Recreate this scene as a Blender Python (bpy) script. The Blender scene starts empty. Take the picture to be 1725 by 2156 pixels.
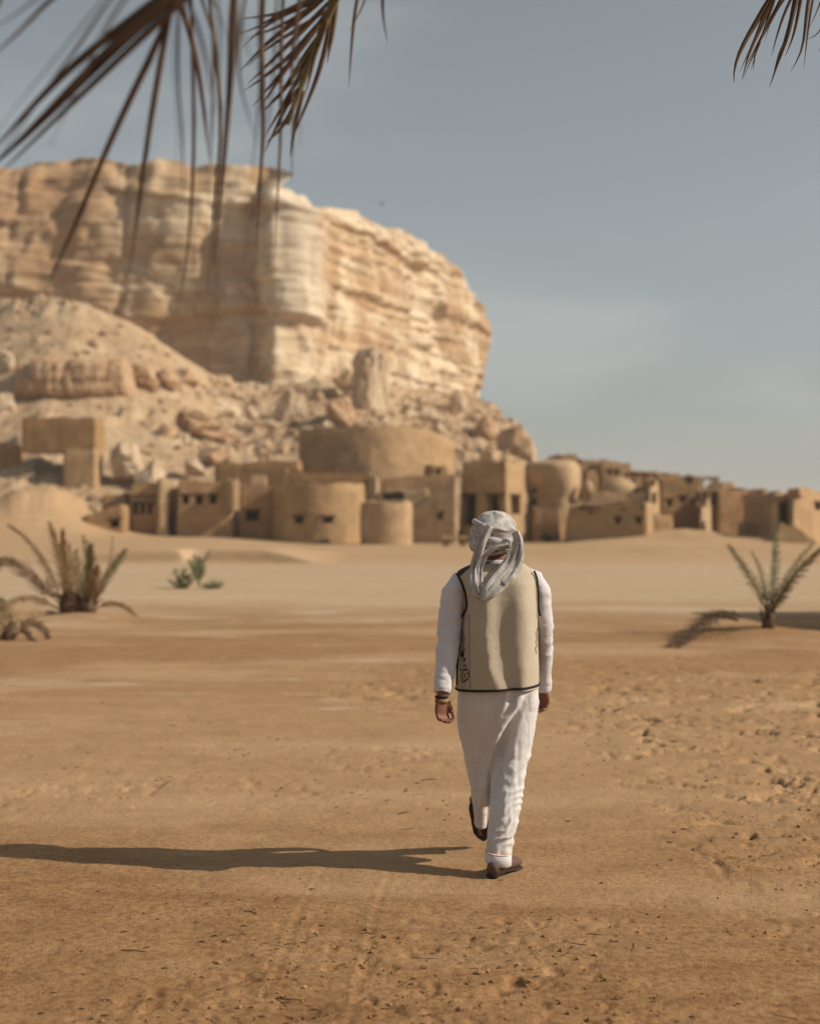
import bpy, math, random
import numpy as np
from mathutils import Vector

# ------------------------------------------------------------------ camera, sky, sun, exposure
S = bpy.context.scene
COL = S.collection
R = math.radians
CAM_H = 1.73
F = 2993.0            # focal length in units of a 1725 x 2155 picture
CX, HY = 862.5, 1085.0
SUN_EL, SUN_AZ = R(34.0), R(97.5)      # azimuth clockwise from +Y

cam = bpy.data.cameras.new('camera')
cam.sensor_fit = 'VERTICAL'
cam.sensor_height = 36.0
cam.sensor_width = 36.0
cam.lens = 50.0
cam.shift_y = (HY - 1077.5) / 2155.0
cam.clip_start = 0.05
cam.clip_end = 9000
cam.dof.use_dof = True
cam.dof.focus_distance = 6.3
cam.dof.aperture_fstop = 1.8
cam_o = bpy.data.objects.new('camera', cam)
cam_o.location = (0, 0, CAM_H)
cam_o.rotation_euler = (R(90), 0, 0)
COL.objects.link(cam_o)
S.camera = cam_o

W = bpy.data.worlds.new('World')
S.world = W
W.use_nodes = True
wn, wl = W.node_tree.nodes, W.node_tree.links
wn.clear()
w_out = wn.new('ShaderNodeOutputWorld')
w_bg = wn.new('ShaderNodeBackground')
w_bg.inputs['Strength'].default_value = 0.083
sky = wn.new('ShaderNodeTexSky')
sky.sky_type = 'NISHITA'
sky.sun_disc = False
sky.sun_elevation = SUN_EL
sky.sun_rotation = SUN_AZ
sky.altitude = 0
sky.air_density = 1.0
sky.dust_density = 1.2
sky.ozone_density = 1.0
w_hs = wn.new('ShaderNodeHueSaturation')
w_hs.inputs['Saturation'].default_value = 0.34
w_hs.inputs['Value'].default_value = 0.95
wl.new(sky.outputs[0], w_hs.inputs['Color'])
# thin high cloud: streaky noise on the sky direction
w_tc = wn.new('ShaderNodeTexCoord')
w_map = wn.new('ShaderNodeMapping')
w_map.inputs['Rotation'].default_value = (0, R(-14), 0)
w_map.inputs['Scale'].default_value = (2.2, 2.2, 9.0)
w_map.inputs['Location'].default_value = (0.35, 0.2, 0.15)
wl.new(w_tc.outputs['Generated'], w_map.inputs['Vector'])
w_nz = wn.new('ShaderNodeTexNoise')
w_nz.inputs['Scale'].default_value = 1.15
w_nz.inputs['Detail'].default_value = 5
w_nz.inputs['Roughness'].default_value = 0.48
w_nz.inputs['Distortion'].default_value = 0.6
wl.new(w_map.outputs[0], w_nz.inputs['Vector'])
w_rp = wn.new('ShaderNodeMapRange')
w_rp.interpolation_type = 'SMOOTHSTEP'
w_rp.inputs['From Min'].default_value = 0.40
w_rp.inputs['From Max'].default_value = 0.76
w_rp.inputs['To Min'].default_value = 0.0
w_rp.inputs['To Max'].default_value = 0.65
wl.new(w_nz.outputs['Fac'], w_rp.inputs['Value'])
w_mx = wn.new('ShaderNodeMix')
w_mx.data_type = 'RGBA'
wl.new(w_rp.outputs[0], w_mx.inputs['Factor'])
w_tn = wn.new('ShaderNodeMix'); w_tn.data_type = 'RGBA'; w_tn.blend_type = 'MULTIPLY'; w_tn.inputs['Factor'].default_value = 1.0
wl.new(w_hs.outputs[0], w_tn.inputs['A']); w_tn.inputs['B'].default_value = (0.94, 1.0, 0.985, 1)   # tints the sky slightly towards green-blue
wl.new(w_tn.outputs['Result'], w_mx.inputs['A'])
w_mx.inputs['B'].default_value = (5.8, 5.95, 5.85, 1)
wl.new(w_mx.outputs['Result'], w_bg.inputs['Color'])
wl.new(w_bg.outputs[0], w_out.inputs['Surface'])

sun = bpy.data.lights.new('sun', 'SUN')
sun.energy = 5.0
sun.angle = R(0.55)
sun.color = (1.0, 0.90, 0.76)
sun_o = bpy.data.objects.new('sun', sun)
sdir = Vector((math.sin(SUN_AZ) * math.cos(SUN_EL), math.cos(SUN_AZ) * math.cos(SUN_EL), math.sin(SUN_EL)))
sun_o.rotation_euler = sdir.to_track_quat('Z', 'Y').to_euler()
sun_o.location = sdir * 60
COL.objects.link(sun_o)

S.view_settings.view_transform = 'Standard'
S.view_settings.look = 'None'
S.view_settings.exposure = 0.08
S.view_settings.gamma = 1.0
S.view_settings.use_curve_mapping = False
S.render.engine = 'CYCLES'

# ------------------------------------------------------------------ numeric helpers
def pv(x, y, Y):
    """world point seen at picture position (x, y) when it stands Y metres away"""
    return np.array([(x - CX) / F * Y, Y, CAM_H + (HY - y) / F * Y])

def px2x(x, Y): return (x - CX) / F * Y
def px2z(y, Y): return CAM_H + (HY - y) / F * Y

def _hash(ix, iy, iz, seed):
    n = (ix.astype(np.uint32) * np.uint32(374761393) + iy.astype(np.uint32) * np.uint32(668265263)
         + iz.astype(np.uint32) * np.uint32(2246822519) + np.uint32((seed * 3266489917) & 0xffffffff))
    n = (n ^ (n >> np.uint32(13))) * np.uint32(1274126177)
    n = (n ^ (n >> np.uint32(15))) * np.uint32(2246822519)
    n = n ^ (n >> np.uint32(16))
    return n.astype(np.float64) / 4294967295.0

def vnoise(x, y, z=None, seed=0):
    x = np.asarray(x, float); y = np.asarray(y, float)
    z = np.zeros_like(x) if z is None else np.asarray(z, float)
    x, y, z = np.broadcast_arrays(x, y, z)
    fx, fy, fz = np.floor(x), np.floor(y), np.floor(z)
    ix, iy, iz = fx.astype(np.int64), fy.astype(np.int64), fz.astype(np.int64)
    u, v, w = x - fx, y - fy, z - fz
    u = u * u * u * (u * (u * 6 - 15) + 10); v = v * v * v * (v * (v * 6 - 15) + 10); w = w * w * w * (w * (w * 6 - 15) + 10)
    def c(a, b, d): return _hash(ix + a, iy + b, iz + d, seed)
    x00 = c(0,0,0) * (1 - u) + c(1,0,0) * u
    x10 = c(0,1,0) * (1 - u) + c(1,1,0) * u
    x01 = c(0,0,1) * (1 - u) + c(1,0,1) * u
    x11 = c(0,1,1) * (1 - u) + c(1,1,1) * u
    a = x00 * (1 - v) + x10 * v
    b = x01 * (1 - v) + x11 * v
    return (a * (1 - w) + b * w) * 2 - 1

def fbm(x, y, z=None, octv=4, seed=0, gain=0.5):
    x = np.asarray(x, float); y = np.asarray(y, float)
    z = np.zeros_like(x) if z is None else np.asarray(z, float)
    s = 0.0; a = 1.0; t = 0.0; f = 1.0
    for i in range(octv):
        s = s + a * vnoise(x * f + i * 17.3, y * f + i * 9.1, z * f + i * 5.7, seed + i)
        t += a; a *= gain; f *= 2.03
    return s / t

def sst(a, b, x):
    t = np.clip((np.asarray(x, float) - a) / (b - a), 0, 1)
    return t * t * (3 - 2 * t)

# ------------------------------------------------------------------ object helpers
def obj(name, V, Fc, mat, parent=None, smooth=True, midx=None):
    me = bpy.data.meshes.new(name)
    me.from_pydata([tuple(map(float, v)) for v in V], [], [tuple(map(int, f)) for f in Fc])
    for m in (mat if isinstance(mat, (list, tuple)) else [mat]):
        me.materials.append(m)
    if smooth:
        me.polygons.foreach_set('use_smooth', [True] * len(me.polygons))
    if midx is not None:
        me.polygons.foreach_set('material_index', list(map(int, midx)))
    me.update()
    o = bpy.data.objects.new(name, me)
    COL.objects.link(o)
    if parent is not None:
        o.parent = parent
        o.matrix_parent_inverse = parent.matrix_basis.inverted()
    return o

def thing(name, loc, label, cat, group=None):
    o = bpy.data.objects.new(name, None)
    o.empty_display_size = 0.3
    o.location = tuple(map(float, loc))
    COL.objects.link(o)
    return tag(o, label, cat, group)

def tag(o, label=None, cat=None, group=None, kind=None):
    if label: o['label'] = label
    if cat: o['category'] = cat
    if group: o['group'] = group
    if kind: o['kind'] = kind
    return o

def join(parts):
    V, Fc = [], []
    for v, f in parts:
        k = len(V)
        V += list(v)
        Fc += [tuple(i + k for i in q) for q in f]
    return V, Fc

def grid_faces(nr, nc, closed=False):
    out = []
    for j in range(nr - 1):
        for i in range(nc if closed else nc - 1):
            a = j * nc + i; b = j * nc + (i + 1) % nc
            out.append((a, b, b + nc, a + nc))
    return out

def tube(pts, rads, n=10, hint=(0, 1, 0), caps=True):
    """closed tube along pts; rads = r or (r_side, r_depth)"""
    pts = [np.array(p, float) for p in pts]
    V = []
    for k, p in enumerate(pts):
        t = pts[min(k + 1, len(pts) - 1)] - pts[max(k - 1, 0)]
        t = t / (np.linalg.norm(t) + 1e-12)
        h = np.array(hint, float)
        s = np.cross(h, t)
        if np.linalg.norm(s) < 1e-3: s = np.cross(np.array([1, 0.2, 0.1]), t)
        s /= np.linalg.norm(s)
        d = np.cross(t, s)
        r = rads[k] if not np.isscalar(rads) else rads
        ra, rb = (r, r) if np.isscalar(r) else r
        for i in range(n):
            a = 2 * math.pi * i / n
            V.append(p + s * ra * math.cos(a) + d * rb * math.sin(a))
    Fc = grid_faces(len(pts), n, True)
    if caps:
        Fc.append(tuple(range(n))[::-1])
        Fc.append(tuple(range((len(pts) - 1) * n, len(pts) * n)))
    return V, Fc

def hrings(rows, n=40, p=2.3):
    """closed loft of horizontal superellipse rings: rows = (z, cx, cy, rx, ry)"""
    V = []
    for z, cx, cy, rx, ry in rows:
        for i in range(n):
            a = 2 * math.pi * i / n
            c, s = math.cos(a), math.sin(a)
            V.append((cx + rx * math.copysign(abs(c) ** (2 / p), c), cy + ry * math.copysign(abs(s) ** (2 / p), s), z))
    Fc = grid_faces(len(rows), n, True)
    Fc.append(tuple(range(n))[::-1]); Fc.append(tuple(range((len(rows) - 1) * n, len(rows) * n)))
    return V, Fc

def ellipsoid(c, r, nu=20, nv=12, rot=None):
    V, Fc = [], []
    c = np.array(c, float)
    M = np.eye(3) if rot is None else rot
    for j in range(1, nv):
        ph = math.pi * j / nv
        for i in range(nu):
            a = 2 * math.pi * i / nu
            V.append(c + M @ np.array([r[0] * math.sin(ph) * math.cos(a), r[1] * math.sin(ph) * math.sin(a), -r[2] * math.cos(ph)]))
    Fc = grid_faces(nv - 1, nu, True)
    V.append(c + M @ np.array([0, 0, -r[2]])); V.append(c + M @ np.array([0, 0, r[2]]))
    k = len(V)
    for i in range(nu):
        Fc.append(((i + 1) % nu, i, k - 2))
        Fc.append(((nv - 2) * nu + i, (nv - 2) * nu + (i + 1) % nu, k - 1))
    return V, Fc

def rotz(a): return np.array([[math.cos(a), -math.sin(a), 0], [math.sin(a), math.cos(a), 0], [0, 0, 1]])

def box(x0, x1, y0, y1, z0, z1):
    V = [(x0,y0,z0),(x1,y0,z0),(x1,y1,z0),(x0,y1,z0),(x0,y0,z1),(x1,y0,z1),(x1,y1,z1),(x0,y1,z1)]
    return V, [(0,3,2,1),(4,5,6,7),(0,1,5,4),(1,2,6,5),(2,3,7,6),(3,0,4,7)]

def remeshed(parts, voxel, smooth_it=6):
    """one continuous surface out of overlapping closed shapes; returns numpy verts and face list"""
    V, Fc = join(parts)
    me = bpy.data.meshes.new('tmp'); me.from_pydata([tuple(map(float, v)) for v in V], [], Fc); me.update()
    o = bpy.data.objects.new('tmp', me); COL.objects.link(o)
    m = o.modifiers.new('r', 'REMESH'); m.mode = 'VOXEL'; m.voxel_size = voxel
    if smooth_it:
        s = o.modifiers.new('s', 'SMOOTH'); s.factor = 0.5; s.iterations = smooth_it
    dg = bpy.context.evaluated_depsgraph_get()
    ev = o.evaluated_get(dg); em = ev.to_mesh()
    co = np.zeros(len(em.vertices) * 3); em.vertices.foreach_get('co', co)
    no = np.zeros(len(em.vertices) * 3); em.vertices.foreach_get('normal', no)
    faces = [tuple(p.vertices) for p in em.polygons]
    ev.to_mesh_clear()
    bpy.data.objects.remove(o); bpy.data.meshes.remove(me)
    return co.reshape(-1, 3), no.reshape(-1, 3), faces

# ------------------------------------------------------------------ materials
def mat(name, rough=0.9):
    m = bpy.data.materials.new(name); m.use_nodes = True
    b = m.node_tree.nodes['Principled BSDF']
    b.inputs['Roughness'].default_value = rough
    b.inputs['Specular IOR Level'].default_value = 0.15
    return m, m.node_tree.nodes, m.node_tree.links, b

def nnode(nd, lk, kind, **kw):
    n = nd.new(kind)
    for k, v in kw.items():
        if isinstance(v, bpy.types.NodeSocket): lk.new(v, n.inputs[k])
        elif k in n.inputs: n.inputs[k].default_value = v
        else: setattr(n, k, v)
    return n

def coords(nd, lk, scale=(1, 1, 1), rot=(0, 0, 0), src='Object'):
    tc = nd.new('ShaderNodeTexCoord'); mp = nd.new('ShaderNodeMapping')
    mp.inputs['Scale'].default_value = scale; mp.inputs['Rotation'].default_value = rot
    lk.new(tc.outputs[src], mp.inputs['Vector'])
    return mp.outputs[0]

def noise(nd, lk, vec, scale, detail=4, rough=0.55, dist=0.0):
    n = nd.new('ShaderNodeTexNoise')
    lk.new(vec, n.inputs['Vector'])
    n.inputs['Scale'].default_value = scale; n.inputs['Detail'].default_value = detail
    n.inputs['Roughness'].default_value = rough; n.inputs['Distortion'].default_value = dist
    return n.outputs['Fac']

def ramp(nd, lk, fac, stops):
    r = nd.new('ShaderNodeValToRGB')
    e = r.color_ramp.elements
    while len(e) < len(stops): e.new(0.5)
    for k, (p, c) in enumerate(stops):
        e[k].position = p
        e[k].color = (*c, 1) if hasattr(c, '__len__') else (c, c, c, 1)
    lk.new(fac, r.inputs['Fac'])
    return r.outputs['Color']

def mix(nd, lk, fac, a, b, mode='MIX'):
    n = nd.new('ShaderNodeMix'); n.data_type = 'RGBA'; n.blend_type = mode
    for k, v in (('Factor', fac), ('A', a), ('B', b)):
        s = [i for i in n.inputs if i.name == k and i.enabled][0] if k == 'Factor' else [i for i in n.inputs if i.name == k and i.type == 'RGBA'][0]
        if isinstance(v, bpy.types.NodeSocket): lk.new(v, s)
        elif hasattr(v, '__len__'): s.default_value = (*v, 1)
        else: s.default_value = v
    return [o for o in n.outputs if o.type == 'RGBA'][0]

def bump(nd, lk, b, h, strength, dist):
    n = nd.new('ShaderNodeBump'); n.inputs['Strength'].default_value = strength; n.inputs['Distance'].default_value = dist
    lk.new(h, n.inputs['Height']); lk.new(n.outputs[0], b.inputs['Normal'])

def mrange(nd, lk, v, a, b, c=0.0, d=1.0):
    n = nd.new('ShaderNodeMapRange'); n.interpolation_type = 'SMOOTHSTEP'
    lk.new(v, n.inputs['Value'])
    for k, q in (('From Min', a), ('From Max', b), ('To Min', c), ('To Max', d)): n.inputs[k].default_value = q
    return n.outputs[0]

def math_n(nd, lk, op, a, b):
    n = nd.new('ShaderNodeMath'); n.operation = op
    for i, v in enumerate((a, b)):
        if isinstance(v, bpy.types.NodeSocket): lk.new(v, n.inputs[i])
        else: n.inputs[i].default_value = v
    return n.outputs[0]

def simple(name, c, var=0.25, scale=8.0, rough=0.9, bmp=0.0, bdist=0.002, stretch=(1, 1, 1), detail=5, spec=0.15):
    m, nd, lk, b = mat(name, rough)
    b.inputs['Specular IOR Level'].default_value = spec
    v = coords(nd, lk, stretch)
    n = noise(nd, lk, v, scale, detail)
    lo = tuple(q * (1 - var) for q in c); hi = tuple(min(1, q * (1 + var)) for q in c)
    lk.new(ramp(nd, lk, n, [(0.3, lo), (0.7, hi)]), b.inputs['Base Color'])
    if bmp:
        bump(nd, lk, b, noise(nd, lk, v, scale * 3, 6), bmp, bdist)
    return m

# sand: orange-brown trodden ground, paler dry sheets farther off, white salt crust streaks
M_sand, nd, lk, b = mat('sand', 0.95)
v = coords(nd, lk)
sep = nd.new('ShaderNodeSeparateXYZ'); lk.new(v, sep.inputs[0])
big = noise(nd, lk, coords(nd, lk, (0.35, 0.8, 1)), 0.55, 5, 0.6, 0.3)
mid = noise(nd, lk, coords(nd, lk, (1, 1.8, 1)), 2.2, 6, 0.62, 0.4)
fine = noise(nd, lk, v, 26, 7, 0.65)
grit = noise(nd, lk, v, 120, 4, 0.6)
c1 = ramp(nd, lk, mid, [(0.28, (0.252, 0.134, 0.058)), (0.5, (0.325, 0.181, 0.083)), (0.72, (0.392, 0.233, 0.112))])
c1 = mix(nd, lk, mrange(nd, lk, fine, 0.30, 0.62, 0.0, 1.0), mix(nd, lk, 1.0, c1, (0.60, 0.54, 0.48), 'MULTIPLY'), c1)
c1 = mix(nd, lk, mrange(nd, lk, grit, 0.3, 0.55, 0.0, 1.0), mix(nd, lk, 1.0, c1, (0.82, 0.78, 0.75), 'MULTIPLY'), c1)
wob = math_n(nd, lk, 'MULTIPLY', big, 16.0)
yw = math_n(nd, lk, 'ADD', sep.outputs['Y'], wob)
pale_far = mrange(nd, lk, yw, 28.0, 38.0, 0.0, 0.85)
mid_m = math_n(nd, lk, 'MULTIPLY', mrange(nd, lk, sep.outputs['Y'], 6.5, 9.0, 0.0, 0.6), mrange(nd, lk, sep.outputs['Y'], 12.5, 17.0, 1.0, 0.25))
c1 = mix(nd, lk, mid_m, c1, ramp(nd, lk, mid, [(0.3, (0.375, 0.24, 0.13)), (0.7, (0.43, 0.272, 0.145))]))
c1 = mix(nd, lk, mrange(nd, lk, big, 0.47, 0.64, 0.0, 0.65), c1, (0.44, 0.288, 0.162))
band = noise(nd, lk, coords(nd, lk, (0.25, 0.7, 1)), 0.7, 6, 0.6, 0.8)
bm = math_n(nd, lk, 'MULTIPLY', mrange(nd, lk, band, 0.50, 0.62, 0.0, 0.7), math_n(nd, lk, 'MULTIPLY', mrange(nd, lk, sep.outputs['Y'], 10.0, 15.0, 0.0, 1.0), mrange(nd, lk, sep.outputs['Y'], 24.0, 32.0, 1.0, 0.25)))
c1 = mix(nd, lk, bm, c1, (0.285, 0.155, 0.068))
c2 = ramp(nd, lk, mid, [(0.3, (0.41, 0.295, 0.185)), (0.7, (0.49, 0.36, 0.235))])
c3 = mix(nd, lk, pale_far, c1, c2)
tan_far = mrange(nd, lk, yw, 54.0, 66.0, 0.0, 0.7)
c3 = mix(nd, lk, math_n(nd, lk, 'MULTIPLY', bm, 0.8), c3, (0.33, 0.195, 0.095))
c3 = mix(nd, lk, tan_far, c3, ramp(nd, lk, mid, [(0.3, (0.34, 0.20, 0.095)), (0.7, (0.44, 0.275, 0.14))]))
crust = noise(nd, lk, coords(nd, lk, (0.30, 1.0, 1)), 0.9, 6, 0.62, 1.1)
crustf = math_n(nd, lk, 'ADD', math_n(nd, lk, 'MULTIPLY', crust, 0.80), math_n(nd, lk, 'ADD', math_n(nd, lk, 'MULTIPLY', fine, 0.14), math_n(nd, lk, 'MULTIPLY', mid, 0.10)))
cm = math_n(nd, lk, 'MULTIPLY', mrange(nd, lk, crustf, 0.57, 0.68, 0.0, 0.62),
            math_n(nd, lk, 'MULTIPLY', mrange(nd, lk, sep.outputs['Y'], 9.5, 12.5, 0.0, 1.0), mrange(nd, lk, sep.outputs['X'], -0.3, 0.9, 1.0, 0.15)))
c3 = mix(nd, lk, cm, c3, (0.50, 0.38, 0.27))
lk.new(c3, b.inputs['Base Color'])
hsum = math_n(nd, lk, 'ADD', fine, math_n(nd, lk, 'MULTIPLY', grit, 0.35))
bump(nd, lk, b, hsum, 0.8, 0.014)

# cliff rock: cream and tan limestone in uneven beds
M_rock, nd, lk, b = mat('cliff_rock', 0.95)
v = coords(nd, lk)
beds = noise(nd, lk, coords(nd, lk, (0.03, 0.03, 0.26), (R(2), R(-3), 0)), 1.0, 7, 0.58, 1.2)
blot = noise(nd, lk, coords(nd, lk, (1, 1, 0.75)), 0.075, 6, 0.6, 0.7)
streak = noise(nd, lk, coords(nd, lk, (0.45, 0.45, 0.05)), 1.0, 5, 0.6)
fin = noise(nd, lk, coords(nd, lk, (0.22, 0.22, 1.7), (R(1), R(-2), 0)), 1.0, 8, 0.68, 0.6)
crk = noise(nd, lk, coords(nd, lk, (0.55, 0.55, 0.07)), 1.0, 6, 0.62, 1.0)
vor = nd.new('ShaderNodeTexVoronoi'); vor.feature = 'DISTANCE_TO_EDGE'; lk.new(coords(nd, lk, (0.16, 0.16, 0.22)), vor.inputs['Vector']); vor.inputs['Scale'].default_value = 1.0
c = ramp(nd, lk, beds, [(0.34, (0.43, 0.28, 0.155)), (0.47, (0.54, 0.40, 0.255)), (0.58, (0.65, 0.53, 0.375))])
c = mix(nd, lk, mrange(nd, lk, blot, 0.44, 0.60, 0.0, 0.75), c, (0.36, 0.22, 0.12))
c = mix(nd, lk, mrange(nd, lk, blot, 0.40, 0.49, 0.85, 0.0), c, (0.66, 0.545, 0.395))
sepr = nd.new('ShaderNodeSeparateXYZ'); lk.new(coords(nd, lk), sepr.inputs[0])
wbx = math_n(nd, lk, 'ADD', sepr.outputs['X'], math_n(nd, lk, 'MULTIPLY', blot, 22.0))
brown_w = math_n(nd, lk, 'MULTIPLY', mrange(nd, lk, wbx, -34.0, -22.0, 0.75, 0.0), mrange(nd, lk, sepr.outputs['Z'], 27.0, 38.0, 0.0, 1.0))
c = mix(nd, lk, brown_w, c, (0.37, 0.225, 0.125))
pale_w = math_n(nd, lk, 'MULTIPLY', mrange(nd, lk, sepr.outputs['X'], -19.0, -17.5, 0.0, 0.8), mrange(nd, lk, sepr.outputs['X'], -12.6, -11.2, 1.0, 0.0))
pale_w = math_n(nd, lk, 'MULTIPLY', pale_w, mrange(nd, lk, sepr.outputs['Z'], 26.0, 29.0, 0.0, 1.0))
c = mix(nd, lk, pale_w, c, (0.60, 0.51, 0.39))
c = mix(nd, lk, mrange(nd, lk, streak, 0.50, 0.66, 0.0, 0.45), c, (0.43, 0.265, 0.145))
c = mix(nd, lk, mrange(nd, lk, fin, 0.36, 0.52, 0.65, 0.0), c, mix(nd, lk, 1.0, c, (0.70, 0.60, 0.49), 'MULTIPLY'))
c = mix(nd, lk, math_n(nd, lk, 'MULTIPLY', mrange(nd, lk, vor.outputs['Distance'], 0.0, 0.05, 0.6, 0.0), mrange(nd, lk, crk, 0.45, 0.6, 0.0, 1.0)), c, (0.20, 0.12, 0.065))
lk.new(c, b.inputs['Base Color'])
bump(nd, lk, b, math_n(nd, lk, 'ADD', fin, math_n(nd, lk, 'MULTIPLY', beds, 0.8)), 0.6, 0.5)

M_talus, nd, lk, b = mat('rubble_slope', 0.95)
v = coords(nd, lk)
n1 = noise(nd, lk, v, 0.16, 7, 0.65, 0.4); n2 = noise(nd, lk, v, 1.3, 7, 0.7)
c = ramp(nd, lk, n1, [(0.3, (0.38, 0.245, 0.14)), (0.5, (0.46, 0.32, 0.195)), (0.7, (0.53, 0.395, 0.26))])
c = mix(nd, lk, mrange(nd, lk, n2, 0.34, 0.50, 0.7, 0.0), c, mix(nd, lk, 1.0, c, (0.68, 0.58, 0.48), 'MULTIPLY'))
lk.new(c, b.inputs['Base Color'])
bump(nd, lk, b, n2, 0.8, 0.5)

def boulder_mat(name, lo, hi, dark):
    m, nd, lk, b = mat(name, 0.95)
    v = coords(nd, lk, src='Object')
    n1 = noise(nd, lk, v, 1.1, 6, 0.6, 0.5); n2 = noise(nd, lk, v, 4.5, 7, 0.7)
    c = ramp(nd, lk, n1, [(0.35, lo), (0.62, hi)])
    c = mix(nd, lk, mrange(nd, lk, n2, 0.36, 0.52, 0.75, 0.0), c, dark)
    lk.new(c, b.inputs['Base Color'])
    bump(nd, lk, b, n2, 0.7, 0.25)
    return m
M_bould_tan = boulder_mat('boulder_tan', (0.38, 0.22, 0.12), (0.53, 0.37, 0.23), (0.27, 0.15, 0.08))
M_bould_pale = boulder_mat('boulder_pale', (0.47, 0.33, 0.21), (0.60, 0.48, 0.335), (0.34, 0.20, 0.11))

def adobe_mat(name, c):
    m, nd, lk, b = mat(name, 0.95)
    v = coords(nd, lk)
    n1 = noise(nd, lk, v, 0.5, 6, 0.62, 0.3); n2 = noise(nd, lk, v, 5.0, 6, 0.65)
    st = noise(nd, lk, coords(nd, lk, (1.6, 1.6, 0.12)), 1.0, 4, 0.6)
    lo = tuple(q * 0.80 for q in c); hi = tuple(q * 1.15 for q in c)
    k = ramp(nd, lk, n1, [(0.3, lo), (0.7, hi)])
    k = mix(nd, lk, mrange(nd, lk, st, 0.52, 0.68, 0.0, 0.5), k, tuple(q * 0.74 for q in c))
    k = mix(nd, lk, mrange(nd, lk, n2, 0.32, 0.5, 0.6, 0.0), k, tuple(q * 0.80 for q in c))
    pt = noise(nd, lk, v, 1.1, 3, 0.5, 0.8)
    k = mix(nd, lk, mrange(nd, lk, pt, 0.56, 0.60, 0.0, 0.45), k, tuple(min(1, q * 1.28) for q in c))
    k = mix(nd, lk, mrange(nd, lk, pt, 0.36, 0.40, 0.5, 0.0), k, tuple(q * 0.68 for q in c))
    oi = nd.new('ShaderNodeObjectInfo')
    hv = nd.new('ShaderNodeHueSaturation'); lk.new(k, hv.inputs['Color'])
    lk.new(mrange(nd, lk, oi.outputs['Random'], 0.0, 1.0, 0.92, 1.08), hv.inputs['Value'])
    lk.new(mrange(nd, lk, oi.outputs['Random'], 0.0, 1.0, 1.05, 0.93), hv.inputs['Saturation'])
    lk.new(hv.outputs[0], b.inputs['Base Color'])
    bump(nd, lk, b, n2, 0.7, 0.10)
    return m
M_adobe = adobe_mat('mud_plaster', (0.40, 0.262, 0.145))
M_adobe_b = adobe_mat('mud_plaster_brown', (0.335, 0.20, 0.098))
M_adobe_p = adobe_mat('mud_plaster_pale', (0.455, 0.315, 0.185))
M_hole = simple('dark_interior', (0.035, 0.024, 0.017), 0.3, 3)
M_wood = simple('old_wood', (0.085, 0.045, 0.026), 0.35, 6, 0.8, 0.4, 0.01, (6, 6, 0.6))
M_reddoor = simple('red_brown_door', (0.12, 0.045, 0.028), 0.3, 5, 0.7, 0.3, 0.01, (6, 6, 0.6))

def leaf_mat(name, c, tip):
    m, nd, lk, b = mat(name, 0.65)
    v = coords(nd, lk)
    n = noise(nd, lk, v, 9, 4, 0.6)
    lk.new(ramp(nd, lk, n, [(0.35, c), (0.68, tip)]), b.inputs['Base Color'])
    tr = nd.new('ShaderNodeBsdfTranslucent'); tr.inputs['Color'].default_value = (*[min(1, q * 1.2) for q in tip], 1)
    ms = nd.new('ShaderNodeMixShader'); ms.inputs[0].default_value = 0.22
    out = [x for x in nd if x.type == 'OUTPUT_MATERIAL'][0]
    lk.new(b.outputs[0], ms.inputs[1]); lk.new(tr.outputs[0], ms.inputs[2]); lk.new(ms.outputs[0], out.inputs['Surface'])
    return m
M_leaf_dry = leaf_mat('dry_leaf', (0.085, 0.050, 0.031), (0.17, 0.105, 0.06))
M_leaf_brown = leaf_mat('brown_leaf', (0.16, 0.10, 0.06), (0.29, 0.195, 0.115))
M_leaf_straw = leaf_mat('straw_leaf', (0.23, 0.145, 0.075), (0.40, 0.27, 0.15))
M_leaf_green = leaf_mat('green_leaf', (0.085, 0.095, 0.045), (0.17, 0.16, 0.08))
M_leaf_olive = leaf_mat('olive_leaf', (0.14, 0.12, 0.058), (0.27, 0.21, 0.11))
M_leaf_pale = leaf_mat('sage_leaf', (0.19, 0.195, 0.105), (0.31, 0.29, 0.17))
M_fibre = simple('palm_fibre', (0.115, 0.072, 0.045), 0.5, 20, 0.95, 0.8, 0.02, (1, 1, 0.3))

# clothing
def cloth(name, c, var, weave, fold_scale=6, bs=0.35, bd=0.004):
    m, nd, lk, b = mat(name, 0.92)
    b.inputs['Sheen Weight'].default_value = 0.15
    v = coords(nd, lk)
    n1 = noise(nd, lk, v, fold_scale, 4, 0.5); n2 = noise(nd, lk, v, weave, 3, 0.6)
    k = ramp(nd, lk, n1, [(0.3, tuple(q * (1 - var) for q in c)), (0.7, tuple(q * (1 + var) for q in c))])
    k = mix(nd, lk, mrange(nd, lk, n2, 0.3, 0.6, 0.35, 0.0), k, tuple(q * 0.78 for q in c))
    lk.new(k, b.inputs['Base Color'])
    bump(nd, lk, b, n2, bs, bd)
    return m
M_white = cloth('white_cotton', (0.56, 0.535, 0.545), 0.04, 90, 5)
M_linen = cloth('cream_linen', (0.56, 0.53, 0.52), 0.05, 70, 5)
nd, lk = M_linen.node_tree.nodes, M_linen.node_tree.links
b = nd['Principled BSDF']
src = b.inputs['Base Color'].links[0].from_socket
sz = nd.new('ShaderNodeSeparateXYZ'); lk.new(coords(nd, lk), sz.inputs[0])
dn = noise(nd, lk, coords(nd, lk), 16, 5, 0.6)
dm = math_n(nd, lk, 'MULTIPLY', mrange(nd, lk, sz.outputs['Z'], 0.05, 0.34, 0.55, 0.0), mrange(nd, lk, dn, 0.35, 0.65, 0.2, 1.0))
lk.new(mix(nd, lk, dm, src, (0.42, 0.30, 0.19)), b.inputs['Base Color'])
M_vest = cloth('beige_felt', (0.43, 0.36, 0.272), 0.06, 60, 7, 0.4, 0.004)
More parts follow.
